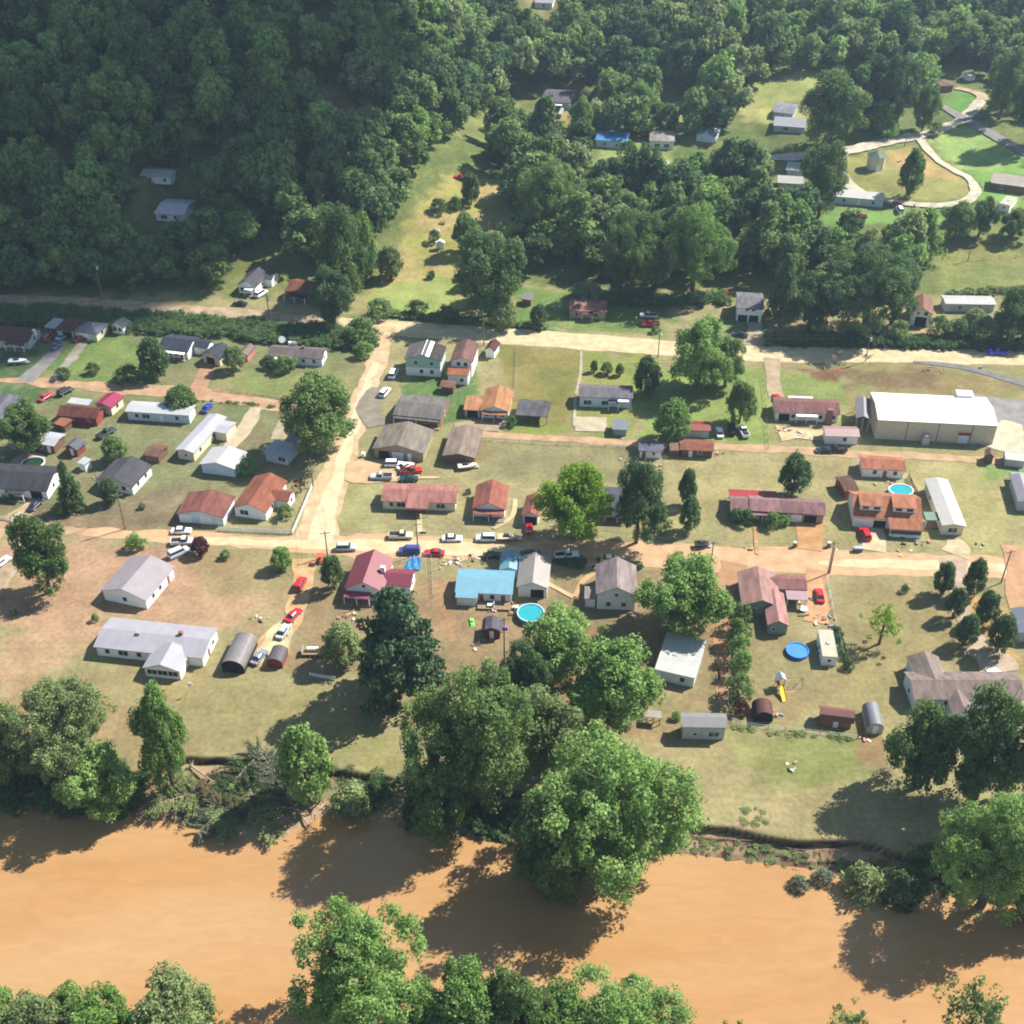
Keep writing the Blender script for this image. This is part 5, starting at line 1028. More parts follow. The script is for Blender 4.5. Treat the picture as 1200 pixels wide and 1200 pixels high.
H('white house with a brown gable roof at the roadside trees', (1068, 366), (1094, 369), (1101, 352), ax='y', h=4.4, rise=1.8, roof=shingle((166, 120, 98)), ops='f:w2.7,s2.3,B.5')
H('long narrow white trailer home behind the roadside trees', (1108, 356), (1168, 357), (1169, 347), h=2.9, rise=.4, roof=metalroof((236, 234, 230)), wall=GREYW, ops='f:w.3,w.7', name='mobile_home', cat='mobile home')
H('white trailer cut by the right edge above the dirt road', (1192, 368), (1220, 369), (1220, 360), h=2.9, rise=.4, roof=metalroof((236, 234, 230)), wall=PALEB, name='mobile_home', cat='mobile home')
H('house under a bright blue tarp roof on the hill', (697, 164), (734, 167), (734, 154), h=3.0, rise=1.0, roof=mat('blue_tarp_roof', alb((96, 170, 226)), .5, .25, .35, dark=alb((60, 120, 190))), wall=PALEB, ops='f:w.3,w.7')
H('pale grey hip-roofed cottage beside the blue tarp roof', (761, 165), (791, 166), (791, 153), shape='hip', h=3.4, rise=1.2, roof=shingle((178, 168, 162)), ops='f:W.3,W.7')
H('pale blue-white roofed cottage right of the grey hip roof', (815, 158), (838, 161), (845, 148), ax='y', h=2.6, rise=1.4, roof=metalroof((206, 220, 236), 'Y'), wall=PALEB)
r_, ro, W, D = H('dark-roofed house with a long ramp on the slope', (634, 119), (668, 121), (672, 106), h=3.2, rise=1.5, roof=shingle((116, 110, 118)), wall=GREYW, ops='f:w.3,W.6', porch=[(.25, .75, 2, TRIM, 'f')])
MB().box(W * .2, -D / 2 - 9, 0, W * .2 + 1.4, -D / 2 - .2, 1.4).build('ramp', mat('grey_decking', (.3, .3, .32), .8, .1), r_)
H('blue-grey roof half hidden by the wide green hill tree', (905, 131), (930, 134), (931, 122), h=2.9, rise=1.0, roof=shingle((158, 160, 172)), wall=GREYW, ops='f:w.5')
H('lower terrace building with a pale grey roof below the half hidden roof', (906, 147), (944, 150), (946, 139), h=2.6, rise=.4, roof=metalroof((184, 188, 196)), wall=GREYW, ops='f:W.4')
H('pale trailer home behind the tall dark hill tree', (1006, 91), (1030, 94), (1032, 83), h=2.9, rise=.6, roof=metalroof((186, 178, 184)), wall=WHITE, name='mobile_home', cat='mobile home')
H('brick house with a brown-pink hip roof by the hill crossroads', (1093, 102), (1119, 100), (1117, 92), shape='hip', h=2.8, rise=1.2, roof=shingle((150, 108, 104)), wall=BRICK, ops='f:w.3,w.7')
H('tiny white outbuilding at the upper right woods edge', (1136, 89), (1145, 88), (1144, 83), h=2.4, rise=.6, roof=metalroof((206, 204, 212)), name='outbuilding', cat='outbuilding')
H('white mobile home on the looping hill drive', (977, 230), (1037, 235), (1038, 226), h=2.9, rise=.5, roof=metalroof((240, 238, 234)), wall=PALEB, ops='f:w.2,d.5,w.8', name='mobile_home', cat='mobile home')
H('low dark brown house with a pale flat roof at the right hill edge', (1161, 214), (1205, 220), (1204, 208), h=2.9, rise=.3, shape='flat', roof=mat('pale_flat_roof', alb((196, 184, 172)), .7, .1, .4), wall=BRNW, ops='f:w.3')
H('pale building behind the broad hill tree, upper one', (921, 199), (942, 201), (943, 191), h=2.7, rise=.4, roof=metalroof((200, 206, 198)), wall=GREYW, name='mobile_home', cat='mobile home')
H('pale building behind the broad hill tree, lower one', (911, 214), (942, 216), (943, 207), h=2.7, rise=.4, roof=metalroof((216, 214, 206)), wall=GREYW, name='mobile_home', cat='mobile home')
H('small tan shed below the pale hill buildings', (903, 227), (914, 228), (916, 222), h=2.2, rise=.3, shape='flat', roof=metalroof((206, 186, 176)), wall=BRNW, name='shed', cat='shed')
H('white metal-roofed farmhouse in the shaded woods, upper of two', (163, 206), (200, 208), (203, 197), h=2.8, rise=1.0, roof=metalroof((252, 253, 255)), ops='f:w.3,w.8')
H('white metal-roofed house in the shaded woods, lower of two', (180, 250), (215, 252), (222, 234), h=2.8, rise=1.2, roof=metalroof((252, 254, 255)), ops='f:W.3,w.7')
H('pale roofed house at the very top of the picture', (626, 3), (648, 4), (650, -5), h=2.8, rise=1.0, roof=metalroof((196, 196, 206)), ops='f:w.5')
H('bluish shed in the brown clearing of the shaded woods', (388, 136), (400, 138), (403, 130), h=2.4, rise=.5, roof=metalroof((150, 166, 206)), wall=GREYW, name='shed', cat='shed')
# six-sided grain store
gx_, gy_, gz_ = G(1025, 197); t = thing('grain_store', 'round white grain store with a green roof inside the looping drive', 'grain store', (gx_, gy_, gz_)); s_ = scale_at(gy_, gz_); rr_ = 21 / 2 / s_
MB().tube((0, 0, 0), (0, 0, 5.2), rr_, rr_, 8).build('wall', CREAM, t); MB().tube((0, 0, 5.2), (0, 0, 6.6), rr_ * 1.12, .3, 8).build('roof', mat('green_tin', alb((90, 122, 112)), .6, .1), t)
MB().box(-.5, -rr_ - .03, 0, .5, -rr_ * .88, 2.1).build('door', TRIM, t)
# ------------------------------------------------------------------ vehicles
def carmeshes(kind):
    L, Wd, hb, hr = {'sedan': (4.8, 1.85, .85, 1.45), 'suv': (4.8, 1.95, 1.05, 1.78), 'van': (5.1, 2.0, 1.15, 1.95), 'pickup': (5.7, 2.0, 1.05, 1.85)}[kind]
    prof = {'sedan': [(-1, .35), (-.98, .8), (-.6, .88), (.35, .9), (.9, .72), (1, .55), (.99, .3)], 'suv': [(-1, .4), (-.99, 1.02), (.4, 1.06), (.92, .92), (1, .65), (.99, .35)],
            'van': [(-1, .4), (-.99, 1.1), (.5, 1.15), (.93, .95), (1, .65), (.99, .35)], 'pickup': [(-1, .5), (-1, 1.05), (-.12, 1.05), (.45, 1.08), (.94, .98), (1, .7), (.99, .45)]}[kind]
    gl = {'sedan': (-.72, -.42, .1, .42), 'suv': (-.96, -.86, .22, .44), 'van': (-.97, -.9, .3, .58), 'pickup': (-.12, -.08, .22, .44)}[kind]
    m = MB(); h = L / 2; n = len(prof); lo = [(x * h, z) for x, z in prof]; i = len(m.v)
    for y, k in ((-Wd / 2, 0), (Wd / 2, 0)):
        pass
    ring = [(-Wd / 2 + .08, -.0), (-Wd / 2, .12), (Wd / 2, .12), (Wd / 2 - .08, 0)]
    # body: profile swept across with rounded shoulders
    ys = [(-Wd / 2, .94, -.1), (-Wd / 2 + .1, 1, 0), (Wd / 2 - .1, 1, 0), (Wd / 2, .94, -.1)]
    for y, k, dz in ys: m.v += [(x * k, y, z + (dz if z > .6 else 0)) for x, z in lo]
    for a in range(3):
        for b_ in range(n): c = (b_ + 1) % n; m.f.append((i + a * n + b_, i + a * n + c, i + (a + 1) * n + c, i + (a + 1) * n + b_)); m.m.append(0)
    m.f.append(tuple(i + k for k in range(n))[::-1]); m.f.append(tuple(i + 3 * n + k for k in range(n))); m.m += [0, 0]
    if kind == 'pickup':                                  # bed: dark recess framed by low walls
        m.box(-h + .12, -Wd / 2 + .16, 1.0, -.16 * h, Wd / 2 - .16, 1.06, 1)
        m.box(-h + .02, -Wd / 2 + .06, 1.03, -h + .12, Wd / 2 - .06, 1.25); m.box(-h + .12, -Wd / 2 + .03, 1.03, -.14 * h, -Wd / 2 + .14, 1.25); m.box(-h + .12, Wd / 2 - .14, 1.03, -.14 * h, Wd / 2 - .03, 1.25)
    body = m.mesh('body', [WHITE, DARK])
    g = MB(); x0, x1, x2, x3 = [q * h for q in gl]; zb = hb - .02; i = 0; w0, w1 = Wd / 2 - .1, Wd / 2 - .3
    g.v += [(x0, -w0, zb), (x3, -w0, zb), (x3, w0, zb), (x0, w0, zb), (x1, -w1, hr), (x2, -w1, hr), (x2, w1, hr), (x1, w1, hr)]
    for q in ((0, 3, 2, 1), (4, 5, 6, 7), (0, 1, 5, 4), (1, 2, 6, 5), (2, 3, 7, 6), (3, 0, 4, 7)): g.f.append(q); g.m.append(0)
    glass = g.mesh('windows', GLASS)
    roof = MB(); roof.v += [(x1 - .06, -w1 - .05, hr - .05), (x2 + .08, -w1 - .05, hr - .05), (x2 + .08, w1 + .05, hr - .05), (x1 - .06, w1 + .05, hr - .05), (x1 + .1, -w1 + .1, hr + .05), (x2 - .1, -w1 + .1, hr + .05), (x2 - .1, w1 - .1, hr + .05), (x1 + .1, w1 - .1, hr + .05)]
    for q in ((0, 3, 2, 1), (4, 5, 6, 7), (0, 1, 5, 4), (1, 2, 6, 5), (2, 3, 7, 6), (3, 0, 4, 7)): roof.f.append(q); roof.m.append(0)
    return dict(L=L, W=Wd, body=body, glass=glass, roof=roof.mesh('cabin_roof', WHITE))
CM = {k: carmeshes(k) for k in ('sedan', 'suv', 'van', 'pickup')}
TYM = MB().tube((0, -.12, 0), (0, .12, 0), .34, .34, 14).mesh('tyre', TYRE); RI = MB().tube((0, -.13, 0), (0, .13, 0), .19, .19, 8).mesh('rim', RIM)
HL = MB().box(-.06, -.16, -.08, .03, .16, .08).mesh('headlight', LAMPG); TL = MB().box(-.03, -.14, -.1, .05, .14, .1).mesh('tail_light', LAMPR)
def wheel(t, x, y, z=.34):
    e = child('wheel', TYM, t, (x, y, z)); child('rim', RI, e)
def car(label, px, py, heading, kind, c, group=None, cat=None):
    x, y, z = G(px, py + 3); k = CM[kind]; t = thing({'suv': 'parked_suv', 'van': 'parked_van', 'pickup': 'pickup_truck', 'sedan': 'parked_car'}[kind], label, cat or {'suv': 'suv', 'van': 'van', 'pickup': 'pickup truck', 'sedan': 'car'}[kind], (x, y, z + .04), R(heading), group)
    cp = carpaint(c); child('body', k['body'], t, m=cp); child('windows', k['glass'], t); child('cabin_roof', k['roof'], t, m=cp); L, W = k['L'], k['W']
    for sx in (-.31, .32):
        for sy in (-1, 1): wheel(t, sx * L, sy * (W / 2 - .1))
    for sy in (-1, 1): child('headlight', HL, t, (L / 2 * .985, sy * (W / 2 - .3), .68)); child('tail_light', TL, t, (-L / 2 * .985, sy * (W / 2 - .25), .82))
    return t
WC = (232, 232, 234); SV = (168, 172, 178); RD = (176, 34, 42); DK = (34, 38, 44); BL = (36, 56, 150); TN = (206, 190, 158)
CARS = [
 ('red suv parked beside the white carport', 57, 395, 80, 'suv', (150, 28, 34)), ('slate blue car in front of the brown hip-roofed house', 67, 404, 68, 'sedan', (70, 90, 120)), ('silver car at the garage of the brown hip-roofed house', 74, 393, 60, 'sedan', SV),
 ('dark red car below the grey hip-roofed house', 95, 396, 30, 'sedan', (130, 24, 34)), ('bright red car parked by the lane above the red barn', 54, 464, 60, 'sedan', RD), ('black car beside the red one above the red barn', 77, 458, 55, 'suv', DK),
 ('dark green pickup in the yard of the red barn', 125, 507, 55, 'pickup', (38, 56, 58)), ('royal blue car behind the long white trailer home', 243, 477, 75, 'sedan', BL), ('white camper van at the farmhouse under the shaded slope', 306, 343, 60, 'van', WC),
 ('dark blue car on the grass above the upper road', 281, 355, 175, 'sedan', (26, 36, 52)), ('white van parked beside the mint green house', 461, 437, 80, 'van', WC), ('white car on the side street below the white van', 451, 459, 70, 'suv', WC),
 ('white wagon in front of the gabled brick garage', 462, 543, 0, 'suv', WC), ('pale car nosed against the white wagon', 475, 545, 40, 'sedan', (222, 218, 210)), ('red pickup in front of the pink-roofed ranch', 482, 551, 10, 'pickup', RD),
 ('silver pickup on the drive behind the pink-roofed ranch', 447, 558, 178, 'pickup', SV), ('dark teal car below the red pickup', 479, 560, 180, 'sedan', (36, 58, 66)), ('silver suv at the crossing on the lower road', 406, 641, 2, 'suv', SV),
 ('tan pickup on the lower road, in front of the pink-roofed ranch', 470, 627, 0, 'pickup', TN), ('white car on the lower road between the tan pickup and the silver-blue car', 530, 630, 0, 'sedan', WC), ('silver-blue car on the lower road in front of the rust-red cottage', 569, 630, 178, 'suv', (196, 206, 214)),
 ('blue minivan on the lower road beside the blue tarp', 480, 645, 180, 'van', (56, 66, 140)), ('red car on the lower road right of the blue minivan', 509, 647, 176, 'sedan', RD), ('black car on the lower road above the sky blue roof', 578, 650, 3, 'sedan', DK),
 ('black car half hidden behind the pale grey garage', 622, 648, 5, 'sedan', DK), ('long white pickup beside the clipped hedge', 664, 650, 8, 'pickup', WC), ('cream car behind the grey-roofed cottage', 715, 654, 0, 'sedan', (220, 206, 150)),
 ('red suv halfway down the muddy drive, the upper of two', 352, 684, 80, 'suv', RD), ('red car on the muddy drive, the lower of two', 344, 720, 62, 'sedan', RD), ('silver car on the cream drive below the red ones', 332, 739, 75, 'sedan', SV), ('grey car between the two arched shelters', 304, 769, 68, 'sedan', (120, 128, 140)),
 ('dark red car in the doorway of the narrow garage', 620, 617, 92, 'sedan', (190, 20, 50)), ('red car beside the faded pink roof', 960, 697, 85, 'sedan', RD), ('red suv on the concrete drive of the orange-roofed house', 1013, 625, 95, 'suv', (200, 22, 34)),
 ('bright blue pickup driving along the upper road', 1168, 412, 178, 'pickup', (30, 60, 190)), ('silver pickup in the shade above the red one', 760, 369, 175, 'pickup', SV), ('red pickup in the shade by the upper road', 762, 379, 178, 'pickup', RD), ('black car with a white hood below the grey-roofed roadside house', 867, 391, 160, 'sedan', DK),
 ('white car right of the red tin roof', 843, 506, 88, 'sedan', WC), ('black truck under the dense green tree', 857, 502, 85, 'pickup', DK), ('white pickup right of the black truck', 871, 505, 97, 'pickup', WC), ('red car behind the purple-brown roofed house', 911, 466, 100, 'sedan', RD),
 ('black car by the pale pink garage, left of the black truck', 966, 527, 178, 'sedan', DK), ('black pickup in front of the pale pink garage', 979, 526, 178, 'pickup', (26, 28, 34)), ('white car in front of the brown-red roofed garage', 213, 621, 2, 'sedan', WC), ('white pickup beside the plum-leaved tree', 215, 634, 5, 'pickup', WC),
 ('long silver car slanting beside the gabled lilac-roofed house', 210, 647, 40, 'van', (190, 196, 208)), ('dark blue car at the charcoal-roofed house garage', 42, 591, 72, 'sedan', (34, 40, 60)), ('white car at the left edge on the lower left drive', 2, 658, 60, 'sedan', WC),
 ('red truck at the top of the meadow', 540, 207, 172, 'pickup', (170, 26, 40)), ('rusty red truck below the white mobile home on the hill', 1006, 253, 172, 'pickup', (160, 50, 44)), ('dark red car at the end of the white mobile home on the hill', 1050, 238, 5, 'sedan', (140, 40, 50)), ('white box van beside the dark red car on the hill', 1054, 245, 88, 'van', WC),
 ('small red car by the grey-roofed roadside house trees', 851, 342, 10, 'sedan', (140, 40, 40)), ('white car on the paving of the tan-roofed house', 1160, 789, 30, 'sedan', WC),
]
for c in CARS: car(*c[:6])
def at0(px, py, dz=0.0): x, y, z = G(px, py); return Vector((x, y, z + dz))
def camper(label, FL, FR, BR, c=WHITE):
    r_, ro, W, D = house(label, FL, FR, BR, h=2.7, rise=.12, shape='flat', roof=mat('camper_roof', alb((236, 232, 206)), .5, .05), wall=c, ops='l:w.5;f:s.5', name='camper_trailer', cat='camper', oh=.05)
    for x in (-1, 1):
        for y in (-.1, .1): wheel(r_, x * (W / 2 - .1), y * D * 1.0, .3)
    MB().box(-.06, -D / 2 - 1.1, .45, .06, -D / 2, .55).build('tow_bar', STEEL, r_)
    MB().box(-.3, -.4, 2.78, .3, .3, 2.98).build('roof_vent', STEEL, ro)
camper('white camper trailer standing beside the hedge near the inflatable pool', (964, 769), (982, 770), (976, 739))
camper('white box trailer on the hill grass at the right edge', (1171, 238), (1184, 241), (1188, 231))
def boat(label, px, py, rz, L=5.2, hc=(226, 230, 228)):
    p = at0(px, py); t = thing('boat_on_trailer', label, 'boat', p, R(rz)); h = L / 2
    m = MB(); sec = []; st = [(-1, 1.0), (-.3, 1.05), (.4, .85), (.8, .45), (1, .05)]; i = 0
    for x, w_ in st: m.v += [(x * h, -w_, 1.25), (x * h, -w_ * .6, .6), (x * h, w_ * .6, .6), (x * h, w_, 1.25), (x * h, 0, 1.38)]
    for a in range(4):
        for b_ in range(5): c = (b_ + 1) % 5; m.f.append((a * 5 + b_, a * 5 + c, a * 5 + 5 + c, a * 5 + 5 + b_)); m.m.append(0)
    m.f += [(0, 1, 2, 3, 4), (20, 21, 22, 23, 24)]; m.m += [0, 0]; m.build('hull', paint(hc, .4), t)
    MB().box(-h * .5, -.5, 1.36, h * .1, .5, 1.75, 0, (.15, .1)).build('windscreen', GLASS, t); MB().box(-h, -.55, .35, h * 1.2, .55, .45).build('trailer_frame', STEEL, t)
    for y in (-1, 1): wheel(t, -h * .3, y * .8, .32)
boat('white boat on a trailer on the lawn at the left edge', 22, 426, 5)
boat('cream covered boat beside the brown-walled house', 548, 549, 10, 5, (228, 214, 186))
boat('low tan boat trailer on the lower road in front of the rust-roofed garage', 596, 633, 2, 5, (206, 176, 140))
boat('black boat trailer standing on the lower road before the mud drive', 823, 641, 5, 3.6, (30, 32, 36))
# pools
def ring_pool(label, px, py, r, h, wall, water, rim, name='swimming_pool', yx=1.0, deckm=None):
    p = at0(px, py, .02); t = thing(name, label, 'pool', p); n = 40; m = MB(); c = [(math.cos(2 * math.pi * k / n), math.sin(2 * math.pi * k / n) * yx) for k in range(n)]
    for k in range(n):
        a, b_ = c[k], c[(k + 1) % n]; q = lambda s, z, v: (v[0] * r * s, v[1] * r * s, z)
        for s0, z0_, s1, z1_, mi in ((1.0, 0, 1.0, h, 0), (1.0, h, 1.02, h + .06, 1), (1.02, h + .06, .95, h + .06, 1), (.95, h + .06, .95, .1, 0)): m.poly([q(s0, z0_, a), q(s0, z0_, b_), q(s1, z1_, b_), q(s1, z1_, a)], mi)
    m.build('pool_wall', [wall, rim], t); w_ = MB(); w_.poly([(x * r * .955, y * r * .955, h - .12) for x, y in c]); w_.build('water', water, t)
    fl = MB(); fl.poly([(x * r * .95, y * r * .95, .12) for x, y in c]); fl.build('pool_floor', wall, t); return t
CY = mat('pool_water', alb((66, 214, 228)), .06, .05, .8, spec=.5); CB = mat('paddling_pool_water', alb((110, 190, 250)), .08, .05, .8); GRW = mat('green_pool_water', alb((60, 92, 70)), .1, .1, .8)
t = ring_pool('round above-ground swimming pool with turquoise water and a dark wall', 622, 723, 2.95, 1.25, mat('pool_wall_grey', (.16, .2, .24), .5, .05), CY, mat('pool_rim_pale', (.45, .7, .75), .4, 0))
MB().box(-3.6, 1.2, 0, -2.6, 3.0, 1.2, 0, (.1, .4)).build('ladder', paint((214, 206, 186)), t)
ring_pool('blue inflatable paddling pool below the faded pink roof', 934, 765, 2.35, .75, mat('blue_vinyl', (.02, .14, .55), .35, 0), CB, mat('blue_vinyl_light', (.04, .22, .7), .35, 0))
ring_pool('oval turquoise pool behind the orange-roofed house', 1055, 578, 3.0, 1.1, mat('pool_wall_white', (.7, .7, .7), .5, 0), CY, TRIM, yx=.8)
ring_pool('green-water oval pool with a pale deck beside the charcoal-roofed house', 39, 543, 2.9, .25, mat('pool_wall_white', (.7, .7, .7), .5, 0), GRW, TRIM, yx=.9)
p = at0(33, 541, .02); pd = MB(); c1 = [(math.cos(a / 30 * 6.283) * 4.4, math.sin(a / 30 * 6.283) * 4.4) for a in range(30)]; pd.poly([(x, y, .05) for x, y in c1]); o = pd.build('pool_deck', mat('pale_pool_deck', alb((206, 186, 172)), .9, .05)); o.location = p; structure(o)
# poles
def pole(label, px, py, pt, light=False, arm=True, trans=False, lean=0):
    x, y, z = G(px, py); dx, dy, dz = ray(px, pt); h = CAM_H + dz * y / dy - z; t = thing('utility_pole', label, 'utility pole', (x, y, z), R(10), 'utility poles of the village'); h = min(max(h, 6), 14)
    MB().tube((0, 0, -.2), (0, 0, h), .17, .12, 8).build('pole', WOOD, t)
    if arm: MB().box(-1.2, -.06, h - .75, 1.2, .06, h - .6).build('crossarm', WOOD, t); [MB().tube((q, 0, h - .6), (q, 0, h - .4), .05, .04, 6).build('insulator', TRIM, t) for q in (-1.05, 0, 1.05)]
    if trans: MB().tube((.4, 0, h - 2.2), (.4, 0, h - 1.2), .3, .3, 10).build('transformer', paint((196, 200, 204)), t)
    if light: MB().box(-.05, -1.3, h - 1.2, .05, 0, h - 1.1).build('lamp_arm', STEEL, t); MB().tube((0, -1.4, h - 1.25), (0, -1.4, h - 1.0), .32, .12, 10).build('lamp_head', paint((236, 236, 236)), t)
    return x, y, z + h
P1 = pole('slender utility pole at the garden path lawn corner, far right on the lower road', 1173, 683, 644)
P2 = pole('utility pole with a lamp standing in a pair at the drive of the red car', 970, 673, 634, light=True)
P2b = pole('second pole of the pair beside the lamp pole', 972, 672, 640, arm=False)
P3 = pole('utility pole on the brown yard below the charcoal gabled house', 147, 620, 578)
P4 = pole('utility pole rising beside the dark gambrel shed', 591, 782, 710)
P5 = pole('utility pole with a white lamp on the upper road near the shaded cars', 771, 419, 385, light=True)
P6 = pole('utility pole casting a long shadow by the red soil patch', 1014, 424, 392, trans=True)
P7 = pole('utility pole with a white transformer on the upper left road', 121, 352, 308, trans=True)
P8 = pole('utility pole by the silver suv at the crossing', 384, 652, 622)
P9 = pole('utility pole beside the tan pickup on the lower road', 490, 650, 612)
P10 = pole('utility pole beside the long white pickup', 649, 651, 614)
P11 = pole('utility pole at the start of the mud drive', 833, 660, 634)
P12 = pole('thin utility pole above the russet-roofed house', 367, 570, 538)
P13 = pole('utility pole above the maroon-roofed shed', 567, 405, 372)
P14 = pole('utility pole standing in the hill field', 1134, 306, 288)
P15 = pole('utility pole on the looping hill drive', 1060, 172, 158)
P16 = pole('utility pole with a white box on the left hillside road at the farmhouse', 316, 375, 345, trans=True)
# wires between neighbouring poles
def wires(chain):
    for a, b_ in zip(chain[:-1], chain[1:]):
        m = MB()
        for off in (-1.05, 1.05):
            pr = None; 
            for k in range(9):
                f = k / 8; q = (a[0] + (b_[0] - a[0]) * f + off * .3, a[1] + (b_[1] - a[1]) * f + off, a[2] - .4 + (b_[2] - a[2]) * f - 4 * f * (1 - f) * 1.2)
                if pr: m.tube(pr, q, .022, .022, 3)
                pr = q
        o = m.build('power_line', mat('wire', (.06, .06, .06), .6, 0)); tag(o, 'thin sagging power wires strung between utility poles', 'power line', 'power wires over the village')
wires([P8, P9, P10, P11, P2, P1]); wires([P3, P8]); wires([P13, P5, P6]); wires([P12, P8])
# fences
def fence(label, pts, h, m, rails=2, gap=2.4, pick=False, name='fence', pr=.05):
    P = [at0(*p) for p in pts]; t = thing(name, label, 'fence', P[0]); o0 = P[0]; rl = MB(); n = 0
    for a, b_ in zip(P[:-1], P[1:]):
        L = (b_ - a).length; k = max(1, int(L / gap)); d = (b_ - a) / L
        for j in range(k + (1 if b_ is P[-1] else 0)):
            q = a.lerp(b_, j / k) - o0
            if n < 90: MB().box(q.x - pr, q.y - pr, q.z, q.x + pr, q.y + pr, q.z + h + .05).build('post', m, t); n += 1
        for j in range(rails): zz = h * (j + 1) / rails - .1; u = a - o0; v = b_ - o0; rl.tube((u.x, u.y, u.z + zz), (v.x, v.y, v.z + zz), .035, .035, 4)
        if pick:
            kk = int(L / .22)
            for j in range(kk): q = a.lerp(b_, (j + .5) / kk) - o0; s = d * .07; rl.poly([(q.x - s.x, q.y - s.y, q.z + .08), (q.x + s.x, q.y + s.y, q.z + .08), (q.x + s.x, q.y + s.y, q.z + h), (q.x - s.x, q.y - s.y, q.z + h)])
    rl.build('rails', m, t)
fence('white picket fence round the corner of the russet-roofed house', [(257, 622), (300, 624), (343, 626), (355, 598), (366, 572)], 1.25, TRIM, 2, 2.4, True, 'picket_fence')
fence('short white picket fence in front of the charcoal-roofed house', [(-4, 608), (14, 611), (24, 604)], 1.0, TRIM, 2, 2, True, 'picket_fence')
fence('broken white fence panel on the lawn left of the pine shadow', [(363, 792), (378, 795), (393, 797)], 1.0, TRIM, 3, 2.2, True)
fence('wire fence along the back of the playset yard', [(857, 846), (880, 852), (940, 858), (1004, 866)], 1.1, STEEL, 2, 3)
fence('dark board fence right of the orange-roofed house', [(1064, 560), (1070, 574), (1077, 585)], 1.6, BRNW, 3, 2, True)
fence('wire fence between the lawn and the camper yard', [(968, 676), (974, 705), (980, 735), (990, 775)], 1.2, STEEL, 2, 3)
fence('wire fence along the row of bushes', [(858, 712), (856, 760), (853, 800), (853, 832)], 1.2, STEEL, 2, 3)
fence('weathered fence post line between the two big lawns', [(900, 526), (896, 470), (893, 440)], 1.1, WOOD, 1, 3)
fence('white rail fence above the upper road beside the pinkish brown cottage', [(598, 380), (630, 384), (661, 389)], 1.0, TRIM, 2, 2.4)
fence('wooden retaining fence along the lane below the pale blue cottage', [(250, 458), (290, 463), (336, 469)], .8, WOOD, 3, 2.2)
fence('grey fence around the yard left of the sky blue roof', [(468, 660), (505, 652), (508, 700)], 1.0, STEEL, 2, 2.6)
fence('thin fence across the hill field', [(1088, 304), (1134, 306), (1190, 303)], 1.2, WOOD, 2, 5)
fence('wire fence along the mowed strip behind the tarpaper carport', [(606, 408), (604, 450), (602, 470)], 1.2, STEEL, 2, 3)
fence('wire fence along the big dry lawns below the alley', [(562, 516), (640, 521), (738, 525)], 1.1, STEEL, 2, 3)
fence('wire fence along the lot line between the dry lawn and the ranch house', [(780, 535), (780, 575), (781, 618)], 1.0, WOOD, 1, 4)
# playset
p = at0(914, 808); t = thing('playset', 'children\'s playset with a yellow slide and a tower on the brown lawn', 'playset', p, R(5)); 
for x in (-.7, .7):
    for y in (0, 1.4): MB().box(x - .06, y - .06, 0, x + .06, y + .06, 2.9).build('post', WOOD, t)
MB().box(-.8, -.1, 1.45, .8, 1.5, 1.55).build('platform', WOOD, t)
MB().prism([(-.95, 2.8), (0, 3.6), (.95, 2.8), (.95, 2.7), (0, 3.5), (-.95, 2.7)], -.2, 1.6, 'y').build('canopy', paint((150, 170, 176)), t)
sl = MB()
for k in range(6):
    f0, f1 = k / 6, (k + 1) / 6; z0, z1 = 1.5 - 1.35 * f0 ** .9, 1.5 - 1.35 * f1 ** .9; y0, y1 = -.1 - 3.4 * f0, -.1 - 3.4 * f1
    sl.poly([(-.45, y0, z0), (.45, y0, z0), (.45, y1, z1), (-.45, y1, z1)]); sl.poly([(-.45, y0, z0), (-.45, y1, z1), (-.5, y1, z1 + .22), (-.5, y0, z0 + .22)]); sl.poly([(.45, y0, z0), (.45, y1, z1), (.5, y1, z1 + .22), (.5, y0, z0 + .22)])
sl.build('slide', paint((238, 196, 30), .4), t)
MB().tube((.8, .7, 2.3), (4.6, .7, 2.3), .06, .06, 6).build('swing_beam', WOOD, t)
for s in (-1, 1): MB().tube((4.6, .7, 2.3), (4.6, .7 + s * 1.0, 0), .05, .05, 6).build('leg', WOOD, t)
for x in (2.2, 3.4): MB().box(x - .22, .6, .5, x + .22, .8, .54).build('swing_seat', DARK, t); 
# tarp, tractor, tanks and yard things
p = at0(484, 662, .03); t = MB()
rr = random.Random(3); N_ = 12; rel = [[(0, 0)]]
A0, B0, C0, D0 = [at0(*q) for q in ((473, 668), (492, 669), (494, 655), (482, 651))]
for i in range(N_ + 1):
    for j in range(N_ + 1):
        a = i / N_; b_ = j / N_; q = A0.lerp(B0, a).lerp(D0.lerp(C0, a), b_) - p; t.v.append((q.x, q.y, .12 + .3 * abs(math.sin(a * 6 + b_ * 3)) * (rr.random() * .6 + .4)))
for i in range(N_):
    for j in range(N_): k = i * (N_ + 1) + j; t.f.append((k, k + N_ + 1, k + N_ + 2, k + 1)); t.m.append(0)
o = t.build('tarp', mat('blue_tarp', alb((72, 160, 226)), .45, .1, 1)); o.location = p; tag(o, 'crumpled bright blue tarp on the grass beside the blue minivan', 'tarp')
def gadget(name, label, cat, px, py, parts, rz=0):
    t = thing(name, label, cat, at0(px, py, .02), R(rz))
    for nm, m, fn in parts: b_ = MB(); fn(b_); b_.build(nm, m, t)
    return t
